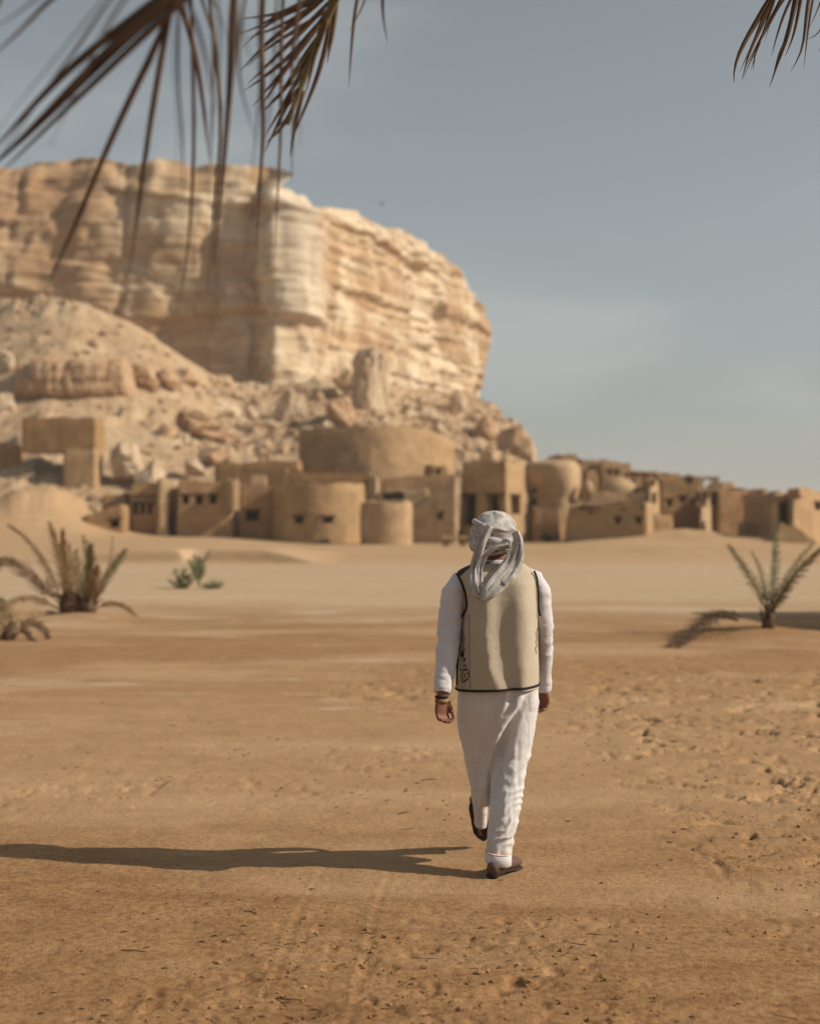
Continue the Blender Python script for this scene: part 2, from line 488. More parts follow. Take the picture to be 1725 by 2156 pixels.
M_scarf = cloth('grey_white_scarf', (0.40, 0.372, 0.35), 0.32, 140, 24, 0.5, 0.004)
M_black = cloth('black_felt', (0.028, 0.024, 0.024), 0.2, 80, 8)
M_trim = simple('dark_braid', (0.022, 0.020, 0.018), 0.3, 60, 0.85, 0.3, 0.001)
M_skin = simple('brown_skin', (0.19, 0.078, 0.046), 0.14, 22, 0.6, 0.25, 0.001, spec=0.3)
M_shoe = simple('brown_leather', (0.105, 0.058, 0.042), 0.25, 18, 0.6, 0.25, 0.002, spec=0.3)
M_sole = simple('dark_sole', (0.035, 0.027, 0.024), 0.3, 14, 0.8)
M_orange = simple('salmon_stitching', (0.62, 0.40, 0.30), 0.2, 60)
M_strap = simple('dark_strap', (0.03, 0.026, 0.025), 0.3, 20)
M_tanstrap = simple('tan_strap', (0.30, 0.19, 0.09), 0.2, 20)
M_eye = simple('eye_white', (0.7, 0.68, 0.65), 0.03, 20, 0.3)
M_bird = simple('dark_plumage', (0.03, 0.028, 0.03), 0.3, 10)
M_debris = simple('dry_debris', (0.10, 0.06, 0.032), 0.5, 4)

# ------------------------------------------------------------------ ground sheet
def rough_mask(X, Y):
    e = X - (1.35 + 0.35 * vnoise(Y * 0.35, X * 0.2, seed=5))
    a = sst(-0.25, 0.55, e) * sst(6.0, 7.6, Y) * (1 - sst(15.0, 19.0, Y))
    b_ = 0.7 * sst(-1.3, -0.4, X + 0.5 * vnoise(Y * 0.8, X * 0.5, seed=6)) * sst(12.6, 13.6, Y) * (1 - sst(15.5, 17.5, Y))
    return np.maximum(a, b_)

def ground_z(X, Y):
    X = np.asarray(X, float); Y = np.asarray(Y, float)
    z = 0.035 * fbm(X * 0.14, Y * 0.14, octv=3, seed=11) * sst(8, 25, Y)
    z = z + 0.10 * fbm(X * 0.05, Y * 0.05, octv=3, seed=12) * sst(25, 60, Y)
    # low terrace edge in the middle distance
    edge = 50.0 + 1.2 * vnoise(X * 0.16, X * 0 + 3.3, seed=21)
    st = sst(0, 0.14, Y - edge) * (1 - sst(57, 75, Y)) * 0.50
    st = st * (0.35 + 0.65 * sst(-13, -9.5, X)) * (1 - sst(-5.5, -2.6, X))
    gap = 1 - 0.9 * np.exp(-((X + 7.7) / 0.42) ** 4) * sst(54, 51.5, Y)
    z = z + st * gap
    # rise to the village
    z = z + 0.42 * sst(60, 92, Y) * (1 - sst(-14, -6, X)) - 0.12 * sst(56, 80, Y)
    # uneven bank on the right
    z = z + (0.50 * sst(54, 66, Y + 3 * vnoise(X * 0.2, Y * 0.05, seed=8)) * (1 - sst(66, 80, Y))) * sst(5, 9, X) * (0.6 + 0.5 * vnoise(X * 0.25, Y * 0.1, seed=7))
    z = z + 0.95 * np.exp(-((X - 18.5) / 5.2) ** 2 - ((Y - 93) / 7) ** 2) * (1 + 0.35 * fbm(X * 0.3, Y * 0.3, octv=3, seed=33)) + 0.5 * np.exp(-((X - 12) / 4) ** 2 - ((Y - 80) / 4) ** 2)
    # sand mound in front of the left-hand houses
    z = z + 3.4 * np.exp(-(np.abs(X + 25.5) / 4.7) ** 2.3 - ((Y - 97) / 6.0) ** 2) * (1 + 0.22 * fbm(X * 0.5, Y * 0.5, octv=4, seed=31))
    # little mounds the palms grow on
    z = z + 0.16 * np.exp(-((X - 5.0) / 0.9) ** 2 - ((Y - 20.6) / 0.9) ** 2)
    z = z + 0.14 * np.exp(-((X + 5.4) / 1.0) ** 2 - ((Y - 23.6) / 1.0) ** 2)
    # trodden surface
    near = 1 - sst(22, 34, Y)
    z = z + near * (0.011 * fbm(X * 1.6, Y * 1.6, octv=4, seed=41) + 0.0045 * fbm(X * 9, Y * 9, octv=3, seed=42))
    rm = rough_mask(X, Y)
    pit = np.clip(fbm(X * 4.6 + 1.2 * vnoise(X * 3, Y * 3, seed=53), Y * 5.6, octv=4, seed=51, gain=0.62) - 0.10, 0, 1)
    z = z + rm * (0.018 * fbm(X * 3.0, Y * 3.0, octv=5, seed=52, gain=0.6) - 0.12 * pit)
    mm = sst(0.12, 0.38, fbm(X * 0.7, Y * 0.7, octv=3, seed=55)) * near
    pit2 = np.clip(fbm(X * 13, Y * 13, octv=3, seed=56) - 0.16, 0, 1)
    z = z - mm * 0.042 * pit2 * (1 - sst(11, 16, Y))
    # two worn wheel lines
    for (xa, ya, xb, yb) in ((650, 1850, 520, 2155), (796, 1850, 722, 2155)):
        A = np.array([(xa - CX) / F * (CAM_H * F / (ya - HY)), CAM_H * F / (ya - HY)])
        B = np.array([(xb - CX) / F * (CAM_H * F / (yb - HY)), CAM_H * F / (yb - HY)])
        d = (B - A) / np.linalg.norm(B - A)
        q = (X - A[0]) * (-d[1]) + (Y - A[1]) * d[0] + 0.02 * vnoise(Y * 1.3, Y * 0, seed=3)
        on = (1 - sst(6.4, 7.6, Y)) * sst(2, 3, Y)
        z = z + on * (0.0022 * np.exp(-(q / 0.010) ** 2) - 0.0022 * np.exp(-((q - 0.028) / 0.014) ** 2) + 0.0012 * np.exp(-((q - 0.06) / 0.012) ** 2))
    return z

def gz(x, y): return float(ground_z(np.array([float(x)]), np.array([float(y)]))[0])

rows = [-400, -60, -20, -8, -3, 0, 2, 3, 3.6]
y = 4.0
while y < 20: rows.append(y); y *= 1.0038
while y < 48.5: rows.append(y); y *= 1.007
while y < 51.5: rows.append(y); y += 0.05
while y < 56: rows.append(y); y *= 1.007
while y < 118: rows.append(y); y *= 1.011
while y < 6000: rows.append(y); y *= 1.22
rows = np.array(rows)
s_in = np.linspace(-0.40, 0.40, 500)
s_out = np.array([0.43, 0.47, 0.55, 0.7, 1.0, 1.6, 3.0, 8.0])
cols = np.concatenate([-s_out[::-1], s_in, s_out])
GY = np.repeat(rows[:, None], len(cols), 1)
GX = cols[None, :] * (np.maximum(np.abs(rows), 3)[:, None] + 1.0)
GZ = ground_z(GX, GY) * (GY < 400)
gv = np.stack([GX, GY, GZ], -1).reshape(-1, 3)
ground = obj('ground', gv, grid_faces(len(rows), len(cols)), M_sand)
tag(ground, kind='structure')

# ------------------------------------------------------------------ mountain
def interp(x, tab, k):
    return np.interp(x, [t[0] for t in tab], [t[k] for t in tab])

# cliff foot-print: picture x, distance, skyline y
CL = [(-620, 187, 352), (-300, 188.5, 345), (0, 190, 340), (60, 190.3, 330), (150, 190.8, 319), (220, 191.1, 325), (285, 191.4, 341),
      (318, 190.8, 325), (372, 191.2, 330), (410, 191.5, 341), (455, 191.8, 339), (510, 192.5, 343), (548, 193.5, 346), (560, 192, 360), (572, 189.5, 372),
      (600, 190.8, 382), (640, 193, 394), (674, 196, 409), (684, 200, 420), (740, 210, 436), (800, 221, 454), (870, 235, 478),
      (930, 248, 517), (965, 258, 550), (990, 268, 590), (1002, 280, 620)]
NU, NV = 560, 190
ctrl = np.array([[px2x(x, Y), Y, px2z(sk, Y)] for x, Y, sk in CL])
back = np.array([[14, 300, 44], [8, 330, 44], [-12, 365, 46], [-60, 400, 50]], float)
ctrl = np.vstack([ctrl, back])
seg = np.concatenate([[0], np.cumsum(np.linalg.norm(np.diff(ctrl[:, :2], axis=0), axis=1))])
uu = np.linspace(0, seg[-1], NU)
# denser on the parts that are seen
px_of = np.array([CX + F * c[0] / c[1] for c in ctrl])
PX = np.interp(uu, seg, ctrl[:, 0]); PY = np.interp(uu, seg, ctrl[:, 1]); PT = np.interp(uu, seg, ctrl[:, 2])
ker = np.exp(-np.linspace(-2, 2, 9) ** 2); ker /= ker.sum()
def smo(a, k=ker):
    p = np.pad(a, len(k) // 2, mode='edge'); return np.convolve(p, k, 'valid')
PX, PY = smo(PX), smo(PY)
tx, ty = np.gradient(PX), np.gradient(PY)
tl = np.hypot(tx, ty); NX, NY = ty / tl, -tx / tl          # outward
tn = np.linspace(0, 1, NV)[:, None]
ZB = 4.0
Zc = ZB + (PT[None, :] - ZB) * tn
Xc = np.repeat(PX[None, :], NV, 0); Yc = np.repeat(PY[None, :], NV, 0)
pxu = CX + F * PX / PY
U = np.repeat(uu[None, :], NV, 0)
drop = PT[None, :] - Zc                                       # depth below the rim
bed = fbm(U * 0.02, Zc * 0.42, octv=4, seed=61, gain=0.6)
bed2 = fbm(U * 0.035, Zc * 1.15, octv=3, seed=62)
blk = fbm(U * 0.085, Zc * 0.07, octv=4, seed=63)
gul = fbm(U * 0.22, Zc * 0.03, octv=3, seed=64)
pan = np.floor(U / 7.5 + 1.2 * vnoise(U * 0.05, Zc * 0.06, seed=71) + 0.35 * vnoise(U * 0.3, Zc * 0.2, seed=72))
pano = _hash(pan.astype(np.int64), (np.floor(Zc / 11 + 0.8 * vnoise(U * 0.03, Zc * 0, seed=73))).astype(np.int64), np.zeros_like(pan, dtype=np.int64), 9) - 0.5
rf = np.interp(pxu, [0, 640, 690, 760], [0.75, 0.8, 1.3, 1.35])[None, :]
crk_ = np.abs(fbm(U * 0.16, Zc * 0.025, octv=3, seed=74))
lam = np.round(fbm(U * 0.012, Zc * 0.75, octv=3, seed=78) * 3.2) / 3.2
d = (0.85 * bed + 0.45 * bed2 + 0.22 * lam) * rf + 1.9 * blk + 0.9 * gul + 1.5 * pano - 1.1 * np.clip(0.07 - crk_, 0, 1) / 0.07
d = d + 0.45 * fbm(U * 0.6, Zc * 0.6, octv=3, seed=65)
d = d * np.interp(pxu, [280, 310, 470, 500, 540, 570, 680, 700], [0.9, 0.6, 0.6, 0.95, 1.0, 0.45, 0.45, 1.0])[None, :]
# undercut ledge across the shaded face: everything under it stands back
led_y = np.interp(pxu, [-300, 0, 100, 300, 480, 560, 640, 672, 700, 900, 1010], [600, 612, 640, 682, 668, 655, 672, 688, 700, 770, 800])
led_z = CAM_H + (HY - led_y) / F * PY
under = sst(0.6, -0.6, Zc - led_z[None, :] - 0.8 * vnoise(U * 0.1, U * 0, seed=66))
lw = np.interp(pxu, [0, 250, 540, 580, 672, 690, 1010], [0.4, 1.0, 1.0, 0.6, 0.6, 0.35, 0.3])
d = d - under * 1.6 * lw[None, :]
# caprock line with lumps
cap_y = np.interp(pxu, [0, 290, 320, 500, 580, 670, 760, 900, 1000], [395, 410, 408, 425, 425, 450, 490, 560, 640])
cap_z = CAM_H + (HY - cap_y) / F * PY
d = d + 0.9 * np.exp(-((Zc - cap_z[None, :]) / 0.5) ** 2) * sst(280, 330, pxu)[None, :]
capm = sst(-0.4, 0.4, Zc - cap_z[None, :])
d = d + capm * (1.1 * np.abs(vnoise(U * 0.16, Zc * 0.2, seed=67)) - 0.7)
# pillar turned to the sun
d = d + 0.9 * np.exp(-((pxu[None, :] - 635) / 36) ** 4) * (1 - capm) * (1 - under)
# bulge on the far right corner
d = d + np.exp(-((pxu[None, :] - 1000) / 22) ** 2) * (2.0 * np.exp(-((Zc - 37.5) / 4) ** 2) + 0.6 * np.exp(-((Zc - 45) / 3) ** 2) - 0.6)
# rim rounds back
rim = sst(4.5, 0.0, drop)
d = d - rim ** 2 * (2.2 + 1.0 * vnoise(U * 0.13, U * 0, seed=68))
# slight batter
d = d + 0.055 * drop
Xc = Xc + NX[None, :] * d; Yc = Yc + NY[None, :] * d
Zc = Zc + tn ** 6 * (0.9 * fbm(U * 0.16, U * 0, octv=3, seed=69))
Vm = [np.stack([Xc, Yc, Zc], -1)]
cen = np.array([-75, 330])
for t_, dz in ((0.02, 0.5), (0.06, 0.9), (0.15, 1.0), (0.4, 1.0), (0.97, 1.0)):
    Xr = Xc[-1] * (1 - t_) + cen[0] * t_; Yr = Yc[-1] * (1 - t_) + cen[1] * t_
    Zr = Zc[-1] + dz * 0.3 + 0.7 * fbm(Xr * 0.12, Yr * 0.12, octv=3, seed=70)
    Vm.append(np.stack([Xr, Yr, Zr], -1)[None])
Vm = np.concatenate(Vm, 0)
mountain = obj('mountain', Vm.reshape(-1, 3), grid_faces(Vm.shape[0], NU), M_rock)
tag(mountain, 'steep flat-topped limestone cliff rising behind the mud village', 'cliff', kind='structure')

# rubble slope at the foot of the cliff: picture x, crest y, crest distance
TA = [(-500, 640, 176), (-200, 640, 176), (0, 641, 176), (60, 634, 175), (110, 628, 174), (160, 634, 174), (200, 648, 174), (250, 668, 175), (300, 690, 176),
      (340, 712, 177), (380, 742, 178), (420, 768, 180), (455, 790, 182), (520, 806, 184), (600, 812, 184), (660, 800, 186), (700, 800, 190),
      (760, 806, 202), (830, 812, 216), (920, 830, 238), (1000, 840, 252), (1040, 868, 240), (1075, 888, 230), (1100, 905, 224),
      (1120, 930, 219), (1129, 958, 216), (1133, 990, 214), (1140, 1040, 212), (1160, 1075, 210), (1250, 1079, 210)]
xs = np.linspace(-480, 1240, 430)
ts = np.linspace(0, 1.25, 240)
XX, TT = np.meshgrid(xs, ts)
crY = interp(XX, TA, 2); crZ = CAM_H + (HY - interp(XX, TA, 1)) / F * crY
Y0 = 104.0
YY = Y0 + (crY - Y0) * TT
wx = (XX - CX) / F * YY
z0 = 0.6
g = np.where(TT < 1, TT ** np.interp(XX, [-500, 300, 520, 900, 1130], [1.5, 1.5, 1.35, 1.15, 0.95]), 1 - (TT - 1) * 0.5)
TZ = z0 + (crZ - z0) * g
# little scarps and hummocks
nzz = fbm(wx * 0.10, YY * 0.10, octv=5, seed=81)
TZ = TZ + (0.9 * nzz + 0.35 * fbm(wx * 0.5, YY * 0.5, octv=3, seed=82)) * np.minimum(1, TT * 3) * np.where(XX > 1050, 0.6, 1)
cw1, cw2 = wx / 1.5 + 0.9 * fbm(wx * 0.3, YY * 0.3, octv=2, seed=83), YY / 1.9 + 0.9 * fbm(wx * 0.3, YY * 0.3, octv=2, seed=84)
blkh = _hash(np.floor(cw1).astype(np.int64), np.floor(cw2).astype(np.int64), np.zeros(cw1.shape, np.int64), 6)
blkm = sst(-0.05, 0.35, fbm(wx * 0.06, YY * 0.06, octv=3, seed=85) + np.interp(XX, [0, 420, 520, 1100], [0.08, 0.12, 0.25, 0.25])) * np.minimum(1, TT * 4)
TZ = TZ + blkm * 0.95 * blkh ** 2
stepn = np.exp(-((XX - 150) / 210.0) ** 4)
TZ = TZ + stepn * 1.6 * (sst(0.60, 0.64, TT) - sst(0.64, 0.95, TT))
talus = obj('rubble_slope', np.stack([wx, YY, TZ], -1).reshape(-1, 3), grid_faces(len(ts), len(xs)), M_talus)
tag(talus, kind='structure')
_T = (wx, YY, TZ, XX, TT)
def talus_at(xpx, ypx):
    """where the slope is seen at picture position (xpx, ypx)"""
    i = int(np.argmin(np.abs(xs - xpx)))
    col_y = HY - (TZ[:, i] - CAM_H) / YY[:, i] * F
    best = None
    for j in range(len(ts) - 1):
        if ts[j] > 1.02: break
        if (col_y[j] - ypx) * (col_y[j + 1] - ypx) <= 0:
            best = j; break
    if best is None: best = int(np.argmin(np.abs(col_y[:200] - ypx)))
    return np.array([wx[best, i], YY[best, i], TZ[best, i]])

# ------------------------------------------------------------------ boulders
def boulder_mesh(seed, n_planes=11, rnd=0.16, sub=40):
    rg = np.random.RandomState(seed)
    V, Fc = ellipsoid((0, 0, 0), (1, 1, 1), sub, sub // 2)
    V = np.array(V)
    V = np.sign(V) * np.abs(V) ** 0.72
    for _ in range(n_planes + 5):
        nrm = rg.normal(size=3); nrm /= np.linalg.norm(nrm)
        dd = rg.uniform(0.55, 0.92)
        h = V @ nrm
        V = V - np.outer(np.clip(h - dd, 0, None), nrm)
    n_ = fbm(V[:, 0] * 1.7 + seed, V[:, 1] * 1.7, V[:, 2] * 1.7, octv=4, seed=seed)
    cr = np.abs(fbm(V[:, 0] * 1.3 + seed, V[:, 1] * 1.3, V[:, 2] * 3.2, octv=3, seed=seed + 9))
    r = 1 + rnd * 0.9 * n_ - 0.16 * np.clip(0.14 - cr, 0, 1) / 0.14
    return V * r[:, None], Fc

BM = []
for k in range(9):
    v_, f_ = boulder_mesh(100 + k)
    pair = []
    for mm_ in (M_bould_tan, M_bould_pale):
        me = bpy.data.meshes.new('boulder')
        me.from_pydata([tuple(map(float, q)) for q in v_], [], f_)
        me.materials.append(mm_); me.update()
        pair.append(me)
    BM.append(pair)
rg = random.Random(7)
def boulder(xpx, ypx, wpx, hpx, label, kind, pale=0, dY=0.0, tilt=(0, 0, 0), group=None, name='boulder', at=None):
    p = talus_at(xpx, ypx + hpx * 0.35) if at is None else np.array(at)
    p = p + np.array([p[0] / p[1] * dY, dY, 0])
    m = p[1] / F
    o = bpy.data.objects.new(name, BM[kind % len(BM)][pale])
    COL.objects.link(o)
    sx, sz = wpx * m * 0.62, hpx * m * 0.62
    o.scale = (sx, (sx * 0.65 + sz * 0.35) * 0.9, sz)
    o.location = (p[0], p[1], p[2] + sz * 0.42)
    o.rotation_euler = (tilt[0], tilt[1], tilt[2])
    tag(o, label, 'boulder', group)
    return o

boulder(778, 812, 88, 150, 'tall pale boulder slab leaning at the cliff foot above the curved wall', 0, 1, 0, (0.1, -0.28, 0.4))
boulder(722, 800, 60, 70, 'brown broken block wedged left of the tall pale boulder', 3, 0, 2, (0, 0.3, 1.1))
boulder(715, 862, 74, 70, 'tan wedge of rock below the tall pale boulder', 4, 0, -3, (0.2, 0.35, 0.2))
boulder(612, 850, 40, 86, 'grey upright slab standing on the slope below the cliff', 5, 1, 0, (0, 0.05, 0.9))
boulder(428, 892, 120, 68, 'large dark-sided tan boulder with an overhang on the middle of the slope', 1, 0, 0, (0.15, 0.1, 0.5))
boulder(452, 850, 96, 40, 'flat rock slab resting above the large dark-sided boulder', 6, 1, 3, (0.1, 0.12, 0.1))
boulder(352, 905, 44, 40, 'small block beside the large dark-sided boulder', 2, 0, 0, (0, 0, 0.9))
boulder(265, 975, 76, 80, 'white-streaked tilted boulder behind the small crenellated house', 7, 1, -2, (0.1, 0.5, 0.3))
boulder(318, 992, 56, 56, 'cluster of pale rock above the small crenellated house', 8, 1, -3, (0, 0.2, 1.3))
boulder(408, 980, 46, 46, 'pale boulder above the house with three windows', 4, 1, -3, (0, 0, 0.7))
boulder(452, 955, 60, 34, 'low tan boulder above the dark terrace wall', 0, 0, -2, (0, 0.2, 1.0))
boulder(895, 870, 62, 42, 'bright white boulder among rubble above the curved wall', 5, 1, 0, (0, 0.3, 0.7))
boulder(861, 868, 30, 28, 'small white stone left of the bright white boulder', 6, 1, 0, (0, 0, 0.2))
boulder(925, 905, 44, 32, 'pale boulder just below the bright white one', 2, 1, 0, (0, 0.2, 1.7))
boulder(962, 853, 40, 46, 'upright tan boulder right of the bright white one', 7, 1, 0, (0, 0, 2.2))
boulder(1020, 900, 60, 66, 'rounded orange-tan rock knob on the slope above the two-storey house', 3, 0, 0, (0, 0.1, 0.5))
boulder(1072, 925, 56, 74, 'ribbed rock knob at the end of the slope beside the sky', 1, 0, 0, (0, 0.1, 1.9))
boulder(1108, 950, 40, 60, 'last orange rock where the slope drops to the village', 8, 0, 0, (0, 0.1, 2.9))
boulder(948, 935, 58, 40, 'brown pitted boulder left above the two-storey house', 4, 0, 0, (0, 0, 0.4))
boulder(580, 915, 40, 60, 'tan pointed rock at the left end of the curved wall', 6, 0, 4, (0, 0.2, 0.4))
boulder(10, 845, 42, 44, 'round boulder at the left end of the brown rock band', 2, 1, 0, (0, 0, 0.3))
boulder(8, 755, 36, 64, 'pale upright rock above the round boulder', 5, 1, 0, (0, 0.1, 0.3))
# brown rock band on the left slope, block by block
U_ = np.linspace(0, 1, 150)
prof_ = [(3.0, -1.2), (1.2, -0.25), (0.5, -0.1), (-0.55, 0.35), (-0.75, 0.9), (-0.7, 1.5), (-0.8, 2.1), (-0.62, 2.7), (-0.55, 3.2), (-0.25, 3.75), (0.4, 4.0), (1.6, 4.05), (4.0, 3.4)]
Vb = []
for (dy_, dz_) in prof_:
    for u_ in U_:
        x_ = 18 + 262 * u_
        c0 = talus_at(x_, 836 - 6 * u_)
        Vb.append((c0[0], c0[1] + dy_, c0[2] + dz_))
Vb = np.array(Vb)
ub = np.tile(U_, len(prof_)); hb = np.repeat([p_[1] for p_ in prof_], len(U_))
for c_k in (1, 2):
    for j_ in range(len(prof_)):
        a_ = Vb[j_ * 150:(j_ + 1) * 150, c_k]; k9 = np.ones(31) / 31
        Vb[j_ * 150:(j_ + 1) * 150, c_k] = np.convolve(np.pad(a_, 15, mode='edge'), k9, 'valid')
pn = np.floor(ub * 6 + 0.25 * vnoise(ub * 9, hb * 0.5, seed=75))
po = _hash(pn.astype(np.int64), np.zeros(len(pn), np.int64), np.zeros(len(pn), np.int64), 4) - 0.5
frontm = np.exp(-((hb - 2.0) / 1.9) ** 2)
Vb[:, 1] -= frontm * (0.6 * po + 0.6 * fbm(ub * 15, hb * 0.8, octv=4, seed=76))
Vb[:, 2] += 0.35 * po * (hb > 2.5) + 0.3 * fbm(ub * 30, hb, octv=3, seed=77)
fadeb = np.minimum(1, np.minimum(ub, 1 - ub) * 14)
Vb[:, 2] = Vb[:, 2] - (1 - fadeb) * np.clip(hb + 0.6, 0, 9) * 0.8; Vb[:, 1] += (1 - fadeb) * 1.5
tag(obj('rock_band', Vb, grid_faces(len(prof_), 150), M_bould_tan, smooth=False), 'long brown overhanging rock band across the left slope', 'rock ledge')
for k, (x_, w_, h_, lab) in enumerate(((300, 52, 54, 'tall tan block next to the end of the rock band'), (345, 46, 46, 'second tan block beyond the end of the rock band'), (392, 46, 40, 'last tan block of the broken rock band near the cliff corner'))):
    boulder(x_, 790, w_ * 1.2, h_, lab, k * 2 + 1, 0, 0, (0.05, 0.04 * k, 0.7 * k))
def zone_lab(x, y, pale):
    tone = 'pale' if pale else 'tan'
    if x < 470: return 'small loose %s rock on the sandy slope %s' % (tone, 'above the rock band' if y < 770 else 'below the brown rock band')
    if x < 640: return 'small loose %s rock around the grey upright slab' % tone
    if x < 830: return 'small loose %s rock around the tall leaning boulder slab' % tone
    if x < 970: return 'small loose %s rock around the bright white boulder' % tone
    return 'small loose %s rock near the end of the slope beside the sky' % tone
for k in range(110):
    x_ = rg.uniform(140, 1090) if k % 3 == 0 else rg.uniform(470, 1085)
    cy_ = float(interp(x_, TA, 1))
    y_ = rg.uniform(cy_ + 12, 985 if x_ < 620 else (905 if x_ < 960 else 960))
    if x_ > 930 and y_ > 955: continue
    s_ = 9 + 18 * rg.random() ** 1.6; pl_k = 1 if rg.random() < 0.35 else 0
    boulder(x_, y_, s_ * rg.uniform(1.0, 1.6), s_, zone_lab(x_, y_, pl_k), rg.randrange(9), pl_k, 0,
            (rg.uniform(-.3, .3), rg.uniform(-.3, .3), rg.uniform(0, 6)), zone_lab(x_, y_, pl_k))
# fine rubble
rv = []
rgn = np.random.RandomState(5)
bv, bf = boulder_mesh(300, 8, 0.1, 8)
for k in range(2200):
    j = rgn.randint(20, 190); i = rgn.randint(0, len(xs) - 40) if k % 3 == 0 else rgn.randint(230, len(xs) - 40)
    s_ = 0.10 + 0.42 * rgn.rand() ** 2.2 * (1 + rgn.rand() ** 4)
    a = rgn.uniform(0, 6.28)
    q = (bv * np.array([s_ * rgn.uniform(0.8, 1.5), s_, s_ * 0.7])) @ rotz(a).T
    rv.append((q + np.array([wx[j, i], YY[j, i], TZ[j, i] + s_ * 0.2]), bf))
v_, f_ = join(rv)
tag(obj('rubble', v_, f_, M_bould_tan, smooth=False), 'fine tan rubble strewn over the slope below the cliff', 'rubble', kind='stuff')

# ------------------------------------------------------------------ village
def rounded(corners, r):
    """closed plan polygon with rounded corners"""
    n = len(corners); out = []
    for k in range(n):
        p = np.array(corners[k], float); a = np.array(corners[k - 1], float); b_ = np.array(corners[(k + 1) % n], float)
        da, db = a - p, b_ - p
        la, lb = np.linalg.norm(da), np.linalg.norm(db)
        q = min(r, la * 0.4, lb * 0.4)
        p0, p1 = p + da / la * q, p + db / lb * q
        for t in (0, 0.25, 0.5, 0.75, 1):
            out.append((1 - t) ** 2 * p0 + 2 * t * (1 - t) * p + t * t * p1)
    return np.array(out)

HSEED = [0]
def adobe(root, plan, tops, zbase, m, holes=(), batter=0.03, r=0.35, wob=0.06, parapet=0.3, name='wall', roofdrop=0.45, depth=0.45):
    """mud wall shell over a closed plan. plan: corners (x, y) anticlockwise seen from above; tops: height or one per corner
    holes: (px0, py0, px1, py1, material, part name) given as seen in the picture on the wall facing the camera"""
    HSEED[0] += 1; sd = 200 + HSEED[0]
    plan = [tuple(p) for p in plan]
    area = sum(plan[k - 1][0] * plan[k][1] - plan[k][0] * plan[k - 1][1] for k in range(len(plan)))
    if np.isscalar(tops): tops = [tops] * len(plan)
    tops = list(tops)
    if area < 0: plan, tops = plan[::-1], tops[::-1]
    P = rounded(plan, r) if len(plan) < 12 else np.array(plan, float)
    tp = np.repeat(np.array(tops, float), 5) if len(plan) < 12 else np.array(tops, float)
    Pc = np.vstack([P, P[:1]]); tc_ = np.append(tp, tp[0])
    sl = np.concatenate([[0], np.cumsum(np.linalg.norm(np.diff(Pc, axis=0), axis=1))])
    L = sl[-1]
    us = set(np.round(np.linspace(0, L, max(16, int(L / 0.45)), endpoint=False), 4)) | set(np.round(sl[:-1], 4))
    def at(u): return np.array([np.interp(u, sl, Pc[:, 0]), np.interp(u, sl, Pc[:, 1])])
    def nrm(u):
        e = 0.02
        a, b_ = at((u - e) % L), at((u + e) % L)
        t = (b_ - a) / (np.linalg.norm(b_ - a) + 1e-9)
        return np.array([t[1], -t[0]])
    scan = np.linspace(0, L, 1400, endpoint=False)
    sp = np.array([at(u) for u in scan]); sn = np.array([nrm(u) for u in scan])
    facing = (sn * sp).sum(1) < 0
    spx = CX + F * sp[:, 0] / sp[:, 1]
    hh = []
    for h in holes:
        x0, y0, x1, y1, hm, hn = h
        us_ = []
        for x in (x0, x1):
            dd = np.where(facing, np.abs(spx - x), 1e9)
            us_.append(scan[int(np.argmin(dd))])
        u0, u1 = min(us_), max(us_)
        Yw = at((u0 + u1) / 2)[1]
        zt = np.interp((u0 + u1) / 2, sl, tc_)
        t1, t0 = [(px2z(q, Yw) - zbase) / (zt - zbase) for q in (y0, y1)]
        t0, t1 = max(0.0, t0), min(0.97, t1)
        hh.append((u0, u1, t0, t1, hm, hn)); us |= {round(u0, 4), round(u1, 4)}
    us = sorted(u for u in us if 0 <= u < L)
    # drop near-duplicates unless they are hole edges
    keep = []; edges = {round(q, 4) for h in hh for q in h[:2]}
    for u in us:
        if keep and u - keep[-1] < 0.06 and u not in edges: continue
        if keep and u - keep[-1] < 0.06 and keep[-1] not in edges: keep[-1] = u; continue
        keep.append(u)
    us = keep
    H = max(tops) - zbase
    tz = set(np.round(np.linspace(0, 1, max(6, int(H / 0.5))), 4)) | {round(q, 4) for h in hh for q in h[2:4]}
    tz = sorted(tz)
    nu, nt = len(us), len(tz)
    PU = np.array([at(u) for u in us]); NUo = np.array([nrm(u) for u in us]); TU = np.array([np.interp(u, sl, tc_) for u in us])
    V = []; 
    for t in tz:
        z = zbase + t * (TU - zbase) + (t ** 4) * (0.20 * fbm(np.array(us) * 0.8, np.array(us) * 0, octv=4, seed=sd) - 0.18 * np.clip(fbm(np.array(us) * 0.45, np.array(us) * 0 + 7, octv=2, seed=sd + 50) - 0.2, 0, 1))
        off = -batter * (z - zbase) + wob * fbm(PU[:, 0] * 0.9, PU[:, 1] * 0.9, z * 0.9, octv=3, seed=sd)
        if t == 1: off = off - 0.06
        V += list(np.stack([PU[:, 0] + NUo[:, 0] * off, PU[:, 1] + NUo[:, 1] * off, z], 1))
    Fc = []
    def inhole(ua, ub, ta, tb):
        um, tm = (ua + ub) / 2, (ta + tb) / 2
        return any(h[0] < um < h[1] and h[2] < tm < h[3] for h in hh)
    for j in range(nt - 1):
        for i in range(nu):
            i2 = (i + 1) % nu
            ub = us[i2] if i2 else L
            if inhole(us[i], ub, tz[j], tz[j + 1]): continue
            Fc.append((j * nu + i, j * nu + i2, (j + 1) * nu + i2, (j + 1) * nu + i))
    # parapet inner edge and roof
    k = len(V)
    topr = np.array(V[(nt - 1) * nu: nt * nu])
    cen_ = topr[:, :2].mean(0)
    inner = topr.copy(); inner[:, :2] -= NUo * parapet
    low = inner.copy(); low[:, 2] -= roofdrop
    V += list(inner) + list(low)
    V.append(np.array([cen_[0], cen_[1], low[:, 2].mean()]))
